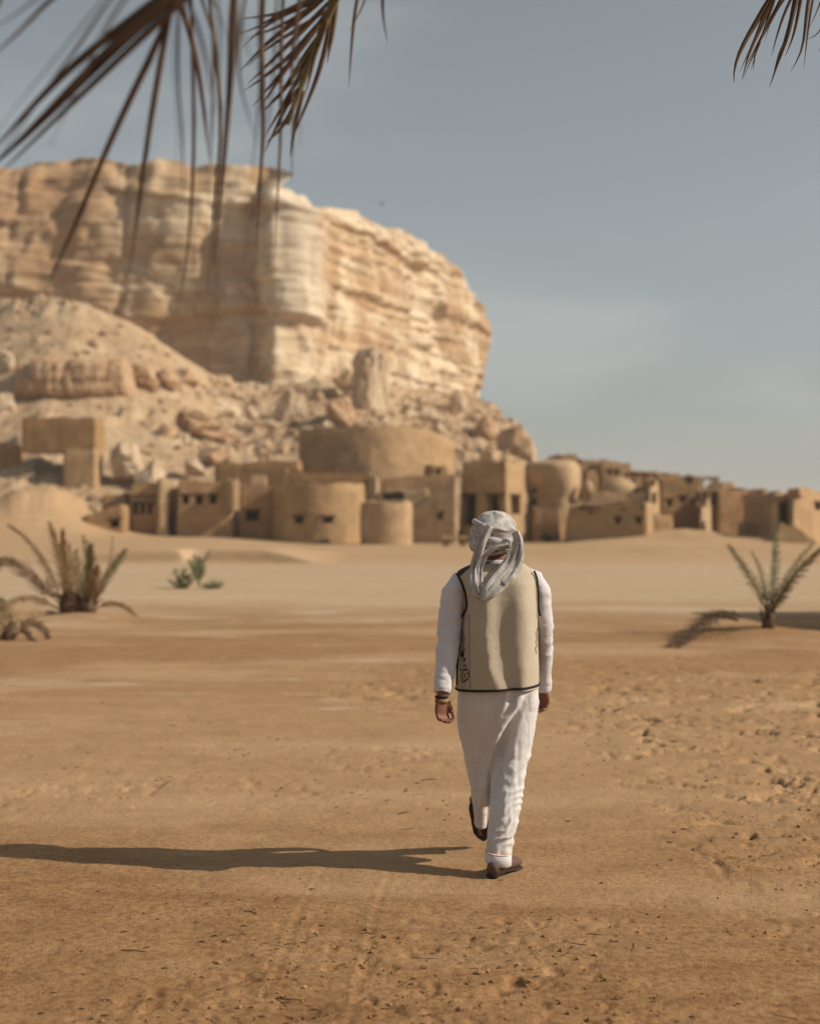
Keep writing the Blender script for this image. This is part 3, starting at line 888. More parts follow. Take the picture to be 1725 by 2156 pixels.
    for i in range(nu):
        i2 = (i + 1) % nu
        Fc.append(((nt - 1) * nu + i, (nt - 1) * nu + i2, k + i2, k + i))
        Fc.append((k + i, k + i2, k + nu + i2, k + nu + i))
    # reveals
    for (u0, u1, t0, t1, hm, hn) in hh:
        i0, i1 = us.index(min(us, key=lambda q: abs(q - u0))), us.index(min(us, key=lambda q: abs(q - u1)))
        j0, j1 = tz.index(min(tz, key=lambda q: abs(q - t0))), tz.index(min(tz, key=lambda q: abs(q - t1)))
        if i1 <= i0 or j1 <= j0: continue
        rim_ = [(j0, i) for i in range(i0, i1)] + [(j, i1) for j in range(j0, j1)] + [(j1, i) for i in range(i1, i0, -1)] + [(j, i0) for j in range(j1, j0, -1)]
        um = (u0 + u1) / 2; nn = nrm(um)
        base = len(V)
        ids = [j * nu + i for j, i in rim_]
        for q in ids:
            V.append(np.array(V[q]) - np.array([nn[0], nn[1], 0]) * depth)
        n_ = len(ids)
        for q in range(n_):
            Fc.append((ids[q], base + q, base + (q + 1) % n_, ids[(q + 1) % n_]))
        # the leaf or dark room at the back of the opening is a part of its own
        pv_ = [np.array(V[base + q]) + np.array([nn[0], nn[1], 0]) * 0.02 for q in range(n_)]
        bk = [p - np.array([nn[0], nn[1], 0]) * 0.08 for p in pv_]
        ff = [tuple(range(n_)), tuple(range(2 * n_ - 1, n_ - 1, -1))] + [(q, q + n_, (q + 1) % n_ + n_, (q + 1) % n_) for q in range(n_)]
        obj(hn, pv_ + bk, ff, hm, root, smooth=False)
        if hn in ('window', 'doorway', 'door'):
            e0, e1 = np.array(V[j1 * nu + i0]), np.array(V[j1 * nu + i1])
            dl_ = (e1 - e0) / (np.linalg.norm(e1 - e0) + 1e-9); n3 = np.array([nn[0], nn[1], 0]); up_ = np.array([0, 0, 0.13])
            q4 = [e0 - dl_ * 0.16 + n3 * 0.04, e1 + dl_ * 0.16 + n3 * 0.04, e1 + dl_ * 0.16 - n3 * 0.2, e0 - dl_ * 0.16 - n3 * 0.2]
            obj('lintel', [q - np.array([0, 0, 0.012]) for q in q4] + [q + up_ for q in q4], [(3, 2, 1, 0), (4, 5, 6, 7), (0, 1, 5, 4), (1, 2, 6, 5), (2, 3, 7, 6), (3, 0, 4, 7)], M_wood, root, smooth=False)
    rv_ = [np.array(V[k + nu + i]) + np.array([0, 0, 0.02]) for i in range(nu)] + [np.array(V[k + 2 * nu]) + np.array([0, 0, 0.05])]
    obj('roof', rv_, [(i, (i + 1) % nu, nu) for i in range(nu)], m, root, smooth=False)
    w = obj(name, V, Fc, m, root, smooth=False)
    return w

def PL(*c): return [(px2x(x, Y), Y) for x, Y in c]
def boxplan(x0, x1, Y, depth, yaw=0.0):
    """front edge seen between picture x0 and x1 at distance Y, turned by yaw"""
    a = px2x(x0, Y); kx = (x1 - CX) / F
    w = (kx * Y - a) / (math.cos(yaw) - kx * math.sin(yaw))
    ex = np.array([math.cos(yaw), math.sin(yaw)]); ey = np.array([-math.sin(yaw), math.cos(yaw)])
    o = np.array([a, Y - 0.0])
    return [tuple(o), tuple(o + ex * w), tuple(o + ex * w + ey * depth), tuple(o + ey * depth)]
def circ(xc, Y, rad, n=36, sq=1.0):
    return [(px2x(xc, Y) + rad * math.cos(2 * math.pi * k / n), Y + rad * sq * math.sin(2 * math.pi * k / n)) for k in range(n)]
def near_Y(plan): return min(p[1] for p in plan)
def house(name, plan, ytop, label, m=None, holes=(), base=None, cat='mud house', group=None, **kw):
    Yn = near_Y(plan)
    cx_ = sum(p[0] for p in plan) / len(plan)
    zb = (min(gz(p[0], p[1]) for p in plan) - 0.3) if base is None else base
    root = thing(name, (cx_, Yn, zb), label, cat, group)
    if 'top_z' in kw: top = kw.pop('top_z')
    elif np.isscalar(ytop): top = px2z(ytop, Yn)
    else: top = [px2z(yt, p[1]) for yt, p in zip(ytop, plan)]
    w = adobe(root, plan, top, zb, m or M_adobe, holes, **kw)
    return root
def beam(root, x0, x1, y, Y, r=0.07, name='roof_beam', out=0.35):
    for k in range(5):
        x = x0 + (x1 - x0) * (k + 0.5) / 5
        p = pv(x, y, Y)
        v_, f_ = tube([p + np.array([0, 0.3, 0]), p - np.array([0, out, 0])], r, 7)
        obj(name, v_, f_, M_wood, root)
H_, W_, D_ = M_hole, M_wood, M_reddoor

# upper left: long blind block with a tower below it
house('retaining_block', boxplan(45, 204, 124, 3.4), 878, 'long blind mud block set high on the slope at the left', M_adobe_b, base=px2z(952, 124), cat='mud building', batter=0.01)
house('mud_tower', boxplan(130, 203, 121.5, 3.2), 944, 'plain square mud tower under the long blind block', M_adobe, base=px2z(1070, 121), cat='mud tower', batter=0.02)
house('low_wall', boxplan(-120, 42, 127, 2.5), 932, 'dark low wall left of the long blind block', M_adobe_b, base=px2z(985, 127), cat='mud wall')
house('low_wall', boxplan(60, 133, 126, 1.5), [1008, 1000, 1000, 1008], 'low dark wall behind the sand mound', M_adobe_b, base=px2z(1060, 126), cat='mud wall')
# low dark sheds at the right foot of the mound
house('shed', boxplan(176, 262, 93, 4, 0.05), [1082, 1062, 1062, 1082], 'low dark shed at the foot of the sand mound', M_adobe_b, [(232, 1094, 252, 1110, H_, 'doorway')], cat='shed')
house('shed', boxplan(212, 270, 97, 3, 0.05), 1040, 'small shed between the sand mound and the crenellated house', M_adobe_b, cat='shed')
# small house with two rows of notches
house('crenellated_house', boxplan(270, 335, 96, 3.2, 0.08), 1018, 'small mud house with rows of narrow slots beside the sand mound', M_adobe_b,
      [(281 + 15 * k, 1060, 290 + 15 * k, 1082, H_, 'window') for k in range(4)] + [(279 + 11 * k, 1040, 284 + 11 * k, 1050, H_, 'slot') for k in range(5)])
r_ = house('corner_pier', boxplan(333, 356, 95, 1.9, 0.35), 1008, 'pale curving pier at the corner of the small slotted house', M_adobe_p, cat='mud pier', r=0.25)
# house with three windows
house('three_window_house', boxplan(370, 490, 95, 4.5, 0.04), 1012, 'mud house with three small square windows in a row', M_adobe_b,
      [(383, 1043, 398, 1061, H_, 'window'), (411, 1043, 426, 1061, H_, 'window'), (441, 1042, 456, 1060, H_, 'window')])
house('buttress', boxplan(487, 505, 94.2, 1.5, 0.4), 1008, 'bright tapering buttress at the corner of the three-window house', M_adobe_p, base=px2z(1074, 94), cat='buttress', r=0.2, batter=-0.02)
house('recessed_house', boxplan(498, 590, 97, 3), 1022, 'recessed mud wall with one dark window left of the round house', M_adobe_b, [(517, 1076, 545, 1096, H_, 'window')], cat='mud wall')
# round houses
house('round_house', circ(672, 96.4, 3.15, 48, 0.95), 1018, 'broad round mud house with two slit windows', M_adobe,
      [(619, 1088, 638, 1101, H_, 'window'), (679, 1088, 702, 1101, W_, 'window')], r=0, batter=0.012)
house('round_house', circ(813, 91.4, 1.70, 36), 1056, 'small plain round mud house beside the broad round one', M_adobe, r=0, batter=0.01)
house('stair_building', PL((862, 96.5), (962, 95), (962.5, 97.5), (862, 99)), [1066, 1008, 1010, 1066], 'mud wall with a top that climbs like a stair', M_adobe_p,
      [(919, 1082, 931, 1094, H_, 'window')], cat='mud wall', parapet=0.25)
# curved upper wall on the slope
ac = [(627, 114.0, 908), (630, 112.6, 903), (645, 111.6, 901), (700, 110.8, 901), (760, 110.4, 897), (810, 110.5, 895), (845, 111.2, 896), (880, 112.4, 899), (912, 114.0, 906), (940, 116.0, 916), (958, 118.0, 926)]
tq = np.linspace(0, 1, 44); tk = np.linspace(0, 1, len(ac))
ax_ = np.interp(tq, tk, [a_[0] for a_ in ac]); aY = np.interp(tq, tk, [a_[1] for a_ in ac]); at_ = np.interp(tq, tk, [a_[2] for a_ in ac])
for _ in range(6):
    for q_ in (ax_, aY, at_): q_[1:-1] = (q_[:-2] + 2 * q_[1:-1] + q_[2:]) / 4
arc = [(px2x(x, Y), Y) for x, Y in zip(ax_, aY)]
arc_back = [(p[0] + (1.0 - 2.0 * k / 43), p[1] + 4.5) for k, p in enumerate(arc)][::-1]
pl_ = arc + arc_back
root = thing('curved_enclosure', (px2x(790, 111), 111, px2z(1035, 111)), 'great curved blind mud wall standing on the slope in mid village', 'mud wall')
tp_ = [px2z(t, p[1]) for t, p in zip(at_, arc)]; tp_ = tp_ + tp_[::-1]
adobe(root, pl_, tp_, px2z(1040, 111), M_adobe, (), 0.02, 0, 0.10, 0.3)
house('terrace_building', boxplan(450, 632, 108, 3), [976, 972, 972, 976], 'dark low terrace wall above the recessed wall', M_adobe_b, base=px2z(1030, 108), cat='mud wall')
house('back_house', boxplan(585, 790, 104, 4, 0.0), [990, 998, 998, 990], 'mud room under the curved wall behind the round houses', M_adobe_b, cat='mud house')
house('lit_pier', boxplan(788, 805, 103, 2.2, 0.55), 1004, 'short sunlit pier under the curved wall', M_adobe_p, cat='mud pier', r=0.2)
house('courtyard_enclosure', boxplan(800, 905, 102.5, 1.2), [1030, 1026, 1026, 1030], 'low courtyard wall behind the stair-like wall', M_adobe, [(806, 1036, 850, 1052, H_, 'opening')], cat='mud wall')
house('courtyard_enclosure', boxplan(800, 965, 106, 2.0, 0.05), [1008, 1000, 1000, 1008], 'courtyard back wall under the right end of the curved wall', M_adobe_b, cat='mud wall')
# two-storey house with the loggia
root = house('loggia_house', PL((961, 97.5), (1068, 95.2), (1113, 99.5), (1010, 102.5)), 968, 'two-storey mud house with an open loggia behind the walking man', M_adobe,
      [(968, 1042, 999, 1106, H_, 'doorway'), (1021, 1042, 1057, 1106, H_, 'doorway'), (1078, 1043, 1098, 1082, H_, 'window')], batter=0.045, r=0.5, depth=0.9)
v_, f_ = box(*[float(q) for q in (px2x(1010, 99.5), px2x(1034, 99.5), 99.0, 100.2, px2z(970, 99.5) - 0.4, px2z(952, 99.5))])
obj('chimney', v_, f_, M_adobe_b, root, smooth=False)
# bulging round-topped tower
root = thing('bulging_tower', (px2x(1160, 101), 101, 0), 'bulging round-topped mud tower right of the loggia house', 'mud tower')
prof = [(1135, 1.66), (1062, 1.62), (1050, 1.62), (1040, 1.70), (1028, 1.82), (1012, 1.84), (998, 1.84), (985, 1.80), (976, 1.70), (971, 1.50), (969, 0.9), (968, 0.05)]
V, nseg = [], 60
cxw = px2x(1163, 101)
for yv, rr in prof:
    z = px2z(yv, 99.3)
    for k in range(nseg):
        a = 2 * math.pi * k / nseg
        c_, s_ = math.cos(a), math.sin(a)
        sq_ = (abs(c_) ** 3.2 + abs(s_) ** 3.2) ** (-1 / 3.2)
        q = rr * sq_ * (1 + 0.13 * float(fbm(np.array([c_ * 1.1 + 5]), np.array([s_ * 1.1]), np.array([z * 0.9]), octv=3, seed=91)[0]))
        x_, y_ = q * c_, q * s_
        V.append((cxw + x_ * 0.93 + y_ * 0.36, 101 + y_ * 0.93 - x_ * 0.36, z + 0.10 * float(vnoise(np.array([c_ * 2]), np.array([s_ * 2]), seed=92)[0])))
obj('wall', V, grid_faces(len(prof), nseg, True), M_adobe_p, root)
for (x0, x1, y0, y1) in ((1117, 1128, 1050, 1062), (1119, 1130, 1028, 1036)):
    v_, f_ = box(px2x(x0, 99.7), px2x(x1, 99.7), 99.6, 100.2, px2z(y1, 99.6), px2z(y0, 99.6)); obj('window', v_, f_, H_, root, smooth=False)
house('tower_annex', boxplan(1118, 1184, 98.6, 2.0, -0.05), 1068, 'plain shaded annex under the bulging tower', M_adobe_b, cat='mud house')
house('shaded_passage', boxplan(1180, 1204, 99.5, 2.0), 1062, 'dark passage wall between the annex and the long low house', M_adobe_b, [(1184, 1072, 1201, 1134, H_, 'doorway')], cat='mud wall', depth=0.7)
# long low house
root = house('long_low_house', PL((1192, 93), (1364, 91), (1378, 94.5), (1210, 97)), [1066, 1056, 1056, 1064], 'long low mud house with two small windows on the sand bank', M_adobe,
      [(1293, 1090, 1304, 1102, H_, 'window'), (1337, 1090, 1348, 1102, H_, 'window'), (1305, 1066, 1316, 1072, H_, 'slot'), (1347, 1065, 1356, 1071, H_, 'slot')], r=0.45)
v_, f_ = tube([pv(1216, 1068, 92.4), pv(1262, 1067, 92.2)], 0.1, 7); obj('roof_beam', v_, f_, M_wood, root)
v_, f_ = tube([pv(1255, 1071, 92.2), pv(1238, 1080, 92.0)], 0.09, 7); obj('drain_spout', v_, f_, M_wood, root)
# stepped group behind
house('stepped_house', boxplan(1160, 1232, 112, 4, 0.12), 965, 'mud house at the left of the stepped roof line', M_adobe_b)
house('stepped_house', boxplan(1176, 1222, 116, 4, 0.2), 955, 'highest block of the stepped roof line', M_adobe_b)
house('stepped_house', boxplan(1216, 1288, 111, 4, 0.15), 966, 'middle block of the stepped roof line', M_adobe_b)
house('stepped_house', boxplan(1262, 1335, 109, 4, 0.22), 973, 'stepped roof-line block with two square windows', M_adobe_b, [(1280, 991, 1288, 1001, H_, 'window'), (1294, 991, 1302, 1001, H_, 'window')])
root = thing('domed_house', (px2x(1300, 101), 101, px2z(1045, 101)), 'low room with a rounded dome behind the long low house', 'mud house')
adobe(root, boxplan(1236, 1366, 99, 5), px2z(1034, 99), 0.0, M_adobe_p, (), 0.02)
V = []
for j in range(9):
    ph = j / 8 * math.pi / 2
    for k in range(32):
        a = 2 * math.pi * k / 32
        V.append((px2x(1302, 101.5) + 1.45 * math.cos(ph) * math.cos(a), 101.5 + 1.45 * math.cos(ph) * math.sin(a), px2z(1034, 99) - 0.3 + 1.35 * math.sin(ph)))
obj('dome', V, grid_faces(9, 32, True), M_adobe_p, root)
v_, f_ = tube([pv(1236, 1040, 99.6), pv(1236, 1018, 99.6), pv(1235, 1009, 99.6)], [0.42, 0.34, 0.12], 10); obj('pinnacle', v_, f_, M_adobe_p, root)
house('link_wall', boxplan(350, 376, 97.5, 1.5), 1026, 'short wall joining the pale pier to the three-window house', M_adobe_b, cat='mud wall')
house('small_house', boxplan(1228, 1262, 106, 3, 0.2), 990, 'small room between the bulging tower and the two-window block', M_adobe_b)
house('small_house', boxplan(1318, 1350, 105, 3, 0.15), 1004, 'small roof room right of the dome', M_adobe, [(1326, 1010, 1336, 1020, H_, 'window')])
house('small_house', boxplan(1396, 1440, 113, 3, 0.15), 996, 'low block rising behind the four-window house', M_adobe)
house('yard_wall', boxplan(1372, 1420, 98, 1.0, 0.3), [1080, 1086, 1086, 1080], 'broken yard wall below the four-window house', M_adobe, cat='mud wall')
house('yard_wall', boxplan(1204, 1250, 97.5, 1.0, -0.1), [1052, 1062, 1062, 1052], 'broken wall end behind the long low house', M_adobe, cat='mud wall')
house('small_house', boxplan(520, 566, 103, 2.5, 0.1), 1000, 'small roof room behind the recessed wall', M_adobe)
house('small_house', boxplan(905, 948, 109, 2.5, 0.3), 980, 'small mud room at the right foot of the curved wall', M_adobe_b, [(918, 990, 928, 1000, H_, 'window')])
house('small_house', boxplan(1512, 1552, 112, 3, 0.2), 1016, 'upper block showing behind the blind brown house', M_adobe)
house('small_house', boxplan(1584, 1622, 106, 3, 0.2), 1030, 'block behind the long shaded wall', M_adobe, [(1596, 1036, 1604, 1044, H_, 'window')])
# porch house and its neighbours
house('porch_house', boxplan(1326, 1392, 108, 4, 0.1), 990, 'mud house with a dark open porch on its roof', M_adobe_b,
      [(1329, 992, 1345, 1003, H_, 'opening'), (1350, 992, 1366, 1003, H_, 'opening'), (1372, 993, 1386, 1003, H_, 'opening')])
house('sunlit_corner_house', PL((1352, 101), (1366, 98.5), (1391, 103.5), (1370, 106)), 1006, 'narrow sunlit mud house with one tall window', M_adobe_p, [(1373, 1040, 1383, 1060, H_, 'window')], r=0.5)
house('four_window_house', boxplan(1386, 1476, 106, 4.5, 0.12), [1003, 1001, 1001, 1003], 'mud house with three windows and a fourth above', M_adobe_b,
      [(1403, 1052, 1415, 1065, H_, 'window'), (1431, 1045, 1443, 1057, H_, 'window'), (1458, 1051, 1471, 1064, H_, 'window'), (1443, 1005, 1458, 1017, H_, 'window')])
root = house('lookout_house', PL((1466, 103.5), (1474, 102.2), (1514, 105.5), (1500, 108)), 1034, 'pale mud house carrying a frame with a round opening to the sky', M_adobe_p,
      [(1479, 1054, 1489, 1067, H_, 'window'), (1496, 1050, 1504, 1063, H_, 'window')], r=0.5, parapet=0.5, batter=0.04)
# frame with the see-through opening
Yf = 104.0
c_ = pv(1489, 1019, Yf); hw = 0.82; hh_ = 0.56; rr = 0.36; V = []; n = 32
for yo in (0.0, 0.45):
    for k in range(n):
        a = 2 * math.pi * k / n
        V.append((c_[0] + rr * math.cos(a), Yf + yo, c_[2] + rr * math.sin(a)))
    for k in range(n):
        a = 2 * math.pi * k / n
        q = min(hw / max(1e-6, abs(math.cos(a))), hh_ / max(1e-6, abs(math.sin(a))))
        V.append((c_[0] + q * math.cos(a), Yf + yo, c_[2] + q * math.sin(a)))
Fc = []
for k in range(n):
    k2 = (k + 1) % n
    Fc += [(k, k + n, k2 + n, k2), (k + 2 * n, k2 + 2 * n, k2 + 3 * n, k + 3 * n), (k, k2, k2 + 2 * n, k + 2 * n), (k + n, k + 3 * n, k2 + 3 * n, k2 + n)]
obj('open_frame', V, Fc, M_adobe, root, smooth=False)
house('blind_house', boxplan(1508, 1578, 104, 4, 0.25), 1027, 'blind brown mud house between the lookout and the long shaded wall', M_adobe_b)
house('long_shaded_house', PL((1560, 99), (1632, 93.5), (1650, 97), (1570, 103)), [1044, 1036, 1034, 1042], 'long shaded house wall with a pale sunlit end near the stair', M_adobe_b, r=0.3)
house('garden_wall', boxplan(1556, 1612, 96.5, 1.2), [1098, 1110, 1110, 1098], 'low shaded garden wall at the foot of the long shaded wall', M_adobe_b, cat='mud wall')
house('doorway_house', PL((1618, 92), (1636, 90), (1668, 94.5), (1650, 97)), [1056, 1040, 1036, 1050], 'sunlit mud porch with a narrow red-brown door', M_adobe_p, [(1655, 1063, 1665, 1104, D_, 'door')], r=0.2, depth=0.25)
house('end_house', PL((1645, 92.5), (1668, 88), (1810, 98), (1790, 104)), [1037, 1030, 1030, 1037], 'large sunlit mud house at the end of the village beyond the stair', M_adobe, [(1716, 1056, 1733, 1072, H_, 'window')], r=0.3)
# outside stair
root = thing('outside_stair', (px2x(1665, 88), 87, gz(px2x(1665, 88), 87)), 'short outside stair with a sloping pale parapet at the end of the village', 'stair')
for k in range(6):
    x0, x1 = px2x(1648 + 8 * k, 88), px2x(1660 + 8 * k, 88)
    v_, f_ = box(x0, x1 - 0.004 * k, 86.6 + 0.006 * k, 88.2, -0.2, px2z(1104 + 6.2 * k, 88)); obj('step', v_, f_, M_adobe, root, smooth=False)
a, b_ = pv(1642, 1098, 86.4), pv(1690, 1140, 86.4)
V = []
for q in (0, 0.25):
    V += [(a[0], 86.3 + q, a[2]), (b_[0], 86.3 + q, b_[2] + 0.15), (b_[0], 86.3 + q, -0.2), (a[0] - 0.45, 86.3 + q, -0.2)]
obj('parapet', V, [(0, 3, 2, 1), (4, 5, 6, 7), (0, 1, 5, 4), (1, 2, 6, 5), (2, 3, 7, 6), (3, 0, 4, 7)], M_adobe_p, root, smooth=False)
# low mud bench
root = thing('mud_bench', (px2x(950, 84), 84, gz(px2x(950, 84), 84)), 'low mud bench on two feet in front of the stair-like wall', 'bench')
za = px2z(1128, 84)
v_, f_ = box(px2x(928, 84), px2x(985, 84), 83.6, 84.4, za - 0.16, za); obj('seat', v_, f_, M_adobe_p, root, smooth=False)
for x in (938, 974):
    v_, f_ = box(px2x(x - 7, 84), px2x(x + 7, 84), 83.8, 84.3, gz(px2x(x, 84), 84) - 0.2, za - 0.155); obj('leg', v_, f_, M_adobe_b, root, smooth=False)
# wall out of the frame on the right whose shadow reaches in behind the young palm
root = house('compound_house', [(11.1, 24.9), (12.7, 19.2), (24, 18.5), (24, 26)], 4.4, 'mud house beyond the slim young palm', M_adobe, base=-0.2, top_z=4.4)

# ------------------------------------------------------------------ plants
def frond_geo(pts, n_leaf, leaf_len, leaf_w, ang=50, rach=0.012, droop=0.15, seed=0, start=0.22, vplane=None, wild=10):
    """rachis tube plus two ranks of folded leaflets along it"""
    rg_ = np.random.RandomState(seed)
    pts = np.array(pts, float)
    sl_ = np.concatenate([[0], np.cumsum(np.linalg.norm(np.diff(pts, axis=0), axis=1))])
    tt = np.linspace(0, 1, 14)
    # smooth the polyline
    C = np.stack([np.interp(tt * sl_[-1], sl_, pts[:, k]) for k in range(3)], 1)
    for _ in range(3): C[1:-1] = (C[:-2] + 2 * C[1:-1] + C[2:]) / 4
    parts = [tube(C, [rach * (1 - 0.8 * q) for q in tt], 6)]
    V, Fc = [], []
    for k in range(n_leaf):
        t = start + (1 - start) * (k + rg_.rand() * 0.5) / n_leaf
        p = np.array([np.interp(t, tt, C[:, c]) for c in range(3)])
        q = np.array([np.interp(min(1, t + 0.06), tt, C[:, c]) for c in range(3)]) - np.array([np.interp(max(0, t - 0.06), tt, C[:, c]) for c in range(3)])
        q /= np.linalg.norm(q) + 1e-9
        up = np.array(vplane if vplane is not None else (0, 0, 1.0))
        side = np.cross(q, up); side /= np.linalg.norm(side) + 1e-9
        upn = np.cross(side, q)
        for sg in (-1, 1):
            a = R(ang * (1 - 0.45 * t) + rg_.uniform(-wild, wild))
            dr = q * math.cos(a) + side * sg * math.sin(a) * 0.9 + upn * rg_.uniform(0.05, 0.45) * math.sin(a)
            dr /= np.linalg.norm(dr)
            ln = leaf_len * (0.55 + 0.75 * math.sin(math.pi * min(1, 0.12 + 0.85 * t))) * rg_.uniform(0.7, 1.1)
            wv = np.cross(dr, upn); wv /= np.linalg.norm(wv) + 1e-9
            m1 = p + dr * ln * 0.5 + np.array([0, 0, -droop * ln * 0.2]); e = p + dr * ln + np.array([0, 0, -droop * ln])
            i0 = len(V)
            V += [p - wv * leaf_w * 0.3, p + wv * leaf_w * 0.3, m1 - wv * leaf_w * 0.5, m1 - upn * leaf_w * 0.18, m1 + wv * leaf_w * 0.5, e]
            Fc += [(i0, i0 + 3, i0 + 2), (i0, i0 + 1, i0 + 3), (i0 + 1, i0 + 4, i0 + 3), (i0 + 2, i0 + 3, i0 + 5), (i0 + 3, i0 + 4, i0 + 5)]
    parts.append((V, Fc))
    return join(parts)

def plant_frond(root, px_pts, Y, m, dY=0.0, n=34, ll=0.20, lw=0.016, seed=0, **kw):
    pts = []
    for k, (x, y_) in enumerate(px_pts):
        f = k / (len(px_pts) - 1)
        pts.append(pv(x, y_, Y + dY * f))
    v_, f_ = frond_geo(pts, n, ll, lw, seed=seed, **kw)
    return obj('frond', v_, f_, m, root, smooth=False)

# palm clump on the left
Yp = 23.5
bx_ = pv(168, 1300, Yp)
clump = thing('palm_clump', (bx_[0], Yp, gz(bx_[0], Yp)), 'wild young date palm clump with brown and green fronds on the left sand', 'palm')
FR = [([(150, 1296), (118, 1230), (80, 1160), (50, 1125), (20, 1106)], 0.6, M_leaf_straw, 0.10),
      ([(148, 1292), (136, 1230), (122, 1160), (106, 1105)], 0.2, M_leaf_straw, 0.14),
      ([(152, 1292), (142, 1220), (133, 1160), (132, 1118)], -0.4, M_leaf_straw, 0.12),
      ([(148, 1296), (110, 1250), (60, 1205), (18, 1178), (-30, 1176)], -0.3, M_leaf_brown, 0.18),
      ([(145, 1294), (90, 1262), (40, 1258), (0, 1282), (-25, 1310)], -0.5, M_leaf_straw, 0.10),
      ([(145, 1298), (105, 1285), (70, 1318), (45, 1352)], -0.8, M_leaf_brown, 0.08),
      ([(155, 1292), (160, 1230), (150, 1180), (145, 1148)], 0.5, M_leaf_straw, 0.12),
      ([(158, 1292), (170, 1240), (190, 1200), (176, 1130)], 0.9, M_leaf_straw, 0.12),
      ([(182, 1292), (186, 1240), (188, 1190), (190, 1150)], -0.3, M_leaf_olive, 0.15),
      ([(186, 1290), (196, 1240), (204, 1205), (205, 1190)], -0.7, M_leaf_straw, 0.14),
      ([(184, 1290), (205, 1245), (235, 1198), (262, 1160)], 0.3, M_leaf_olive, 0.12),
      ([(188, 1290), (215, 1245), (232, 1190), (238, 1130)], 1.0, M_leaf_straw, 0.07),
      ([(178, 1292), (168, 1235), (163, 1190), (160, 1160)], 0.7, M_leaf_olive, 0.12),
      ([(188, 1294), (215, 1270), (250, 1268), (285, 1292), (300, 1312)], 0.1, M_leaf_straw, 0.06),
      ([(150, 1296), (180, 1262), (190, 1240), (195, 1215)], 0.9, M_leaf_straw, 0.08),
      ([(140, 1298), (100, 1300), (60, 1296), (20, 1308)], 0.6, M_leaf_straw, 0.12)]
for k, (pp, dy, mm_, ll) in enumerate(FR):
    plant_frond(clump, pp, Yp, mm_, dy, 70, ll * 1.7, 0.013, 500 + k, ang=30, rach=0.016, vplane=(0.3, -1, 0.2))
for (x, sc) in ((150, 1.0), (184, 0.85)):
    p = pv(x, 1302, Yp); z0_ = gz(p[0], p[1])
    v_, f_ = tube([(p[0], Yp, z0_ - 0.05), (p[0], Yp, z0_ + 0.12), (p[0], Yp, z0_ + 0.30 * sc), (p[0], Yp, z0_ + 0.40 * sc)], [0.17 * sc, 0.19 * sc, 0.13 * sc, 0.05], 14)
    v_ = np.array(v_); v_ = v_ + 0.03 * np.stack([fbm(v_[:, 0] * 14, v_[:, 1] * 14, v_[:, 2] * 14, octv=2, seed=s_) for s_ in (1, 2, 3)], 1)
    stump = obj('stump', v_, f_, M_fibre, clump)
    rgs = np.random.RandomState(int(x))
    for q in range(16):
        a = rgs.uniform(0, 6.28); e = np.array([math.cos(a), math.sin(a), 0.6 + rgs.rand()]); 
        s0 = np.array([p[0], Yp, z0_ + rgs.uniform(0.05, 0.25)]) + 0.12 * sc * np.array([math.cos(a), math.sin(a), 0])
        v_, f_ = tube([s0, s0 + e * rgs.uniform(0.08, 0.22)], [0.022, 0.008], 5); obj('leaf_base', v_, f_, M_fibre, stump)
# withered clump beside it
Yq = 19.7
p = pv(22, 1350, Yq)
wither = thing('withered_palm', (p[0], Yq, gz(p[0], Yq)), 'withered palm stump with drooping grey-brown fronds in front of the left palm clump', 'palm')
WF = [([(25, 1345), (45, 1312), (75, 1308), (98, 1328), (104, 1362)], 0.2, M_leaf_brown, 0.08), ([(28, 1342), (52, 1322), (62, 1345), (88, 1358)], -0.3, M_leaf_brown, 0.07),
      ([(20, 1342), (10, 1310), (-25, 1290), (-60, 1300)], 0.2, M_leaf_straw, 0.12), ([(22, 1342), (40, 1300), (60, 1285), (90, 1290)], 0.7, M_leaf_straw, 0.10),
      ([(18, 1345), (5, 1325), (-10, 1335), (-25, 1352)], -0.3, M_leaf_brown, 0.10), ([(22, 1340), (20, 1300), (0, 1275), (-30, 1262)], 0.4, M_leaf_straw, 0.12)]
for k, (pp, dy, mm_, ll) in enumerate(WF): plant_frond(wither, pp, Yq, mm_, dy, 34, ll * 1.5, 0.018, 540 + k, ang=40, rach=0.013, vplane=(0.3, -1, 0.2))
z0_ = gz(p[0], Yq)
v_, f_ = tube([(p[0] - 0.05, Yq, z0_ - 0.05), (p[0], Yq, z0_ + 0.1), (p[0] + 0.05, Yq, z0_ + 0.26)], [0.12, 0.11, 0.05], 12); obj('stump', v_, f_, M_fibre, wither)
# green palm whose fronds come in at the picture edge
Ye = 25.5
p = pv(-70, 1286, Ye)
edge = thing('young_palm', (p[0], Ye, gz(p[0], Ye)), 'green young palm half hidden behind the left palm clump', 'palm')
for k, pp in enumerate(([(-70, 1284), (-45, 1230), (-15, 1195), (12, 1180)], [(-70, 1284), (-40, 1255), (-5, 1262), (15, 1278)], [(-72, 1284), (-80, 1220), (-95, 1160)], [(-70, 1284), (-55, 1210), (-50, 1150)])):
    plant_frond(edge, pp, Ye, M_leaf_green, 0.3 * (k - 1), 32, 0.24, 0.02, 560 + k, ang=36, vplane=(0.3, -1, 0.2))
v_, f_ = tube([(p[0], Ye, gz(p[0], Ye) - 0.05), (p[0], Ye, gz(p[0], Ye) + 0.2)], [0.12, 0.06], 10); obj('stump', v_, f_, M_fibre, edge)

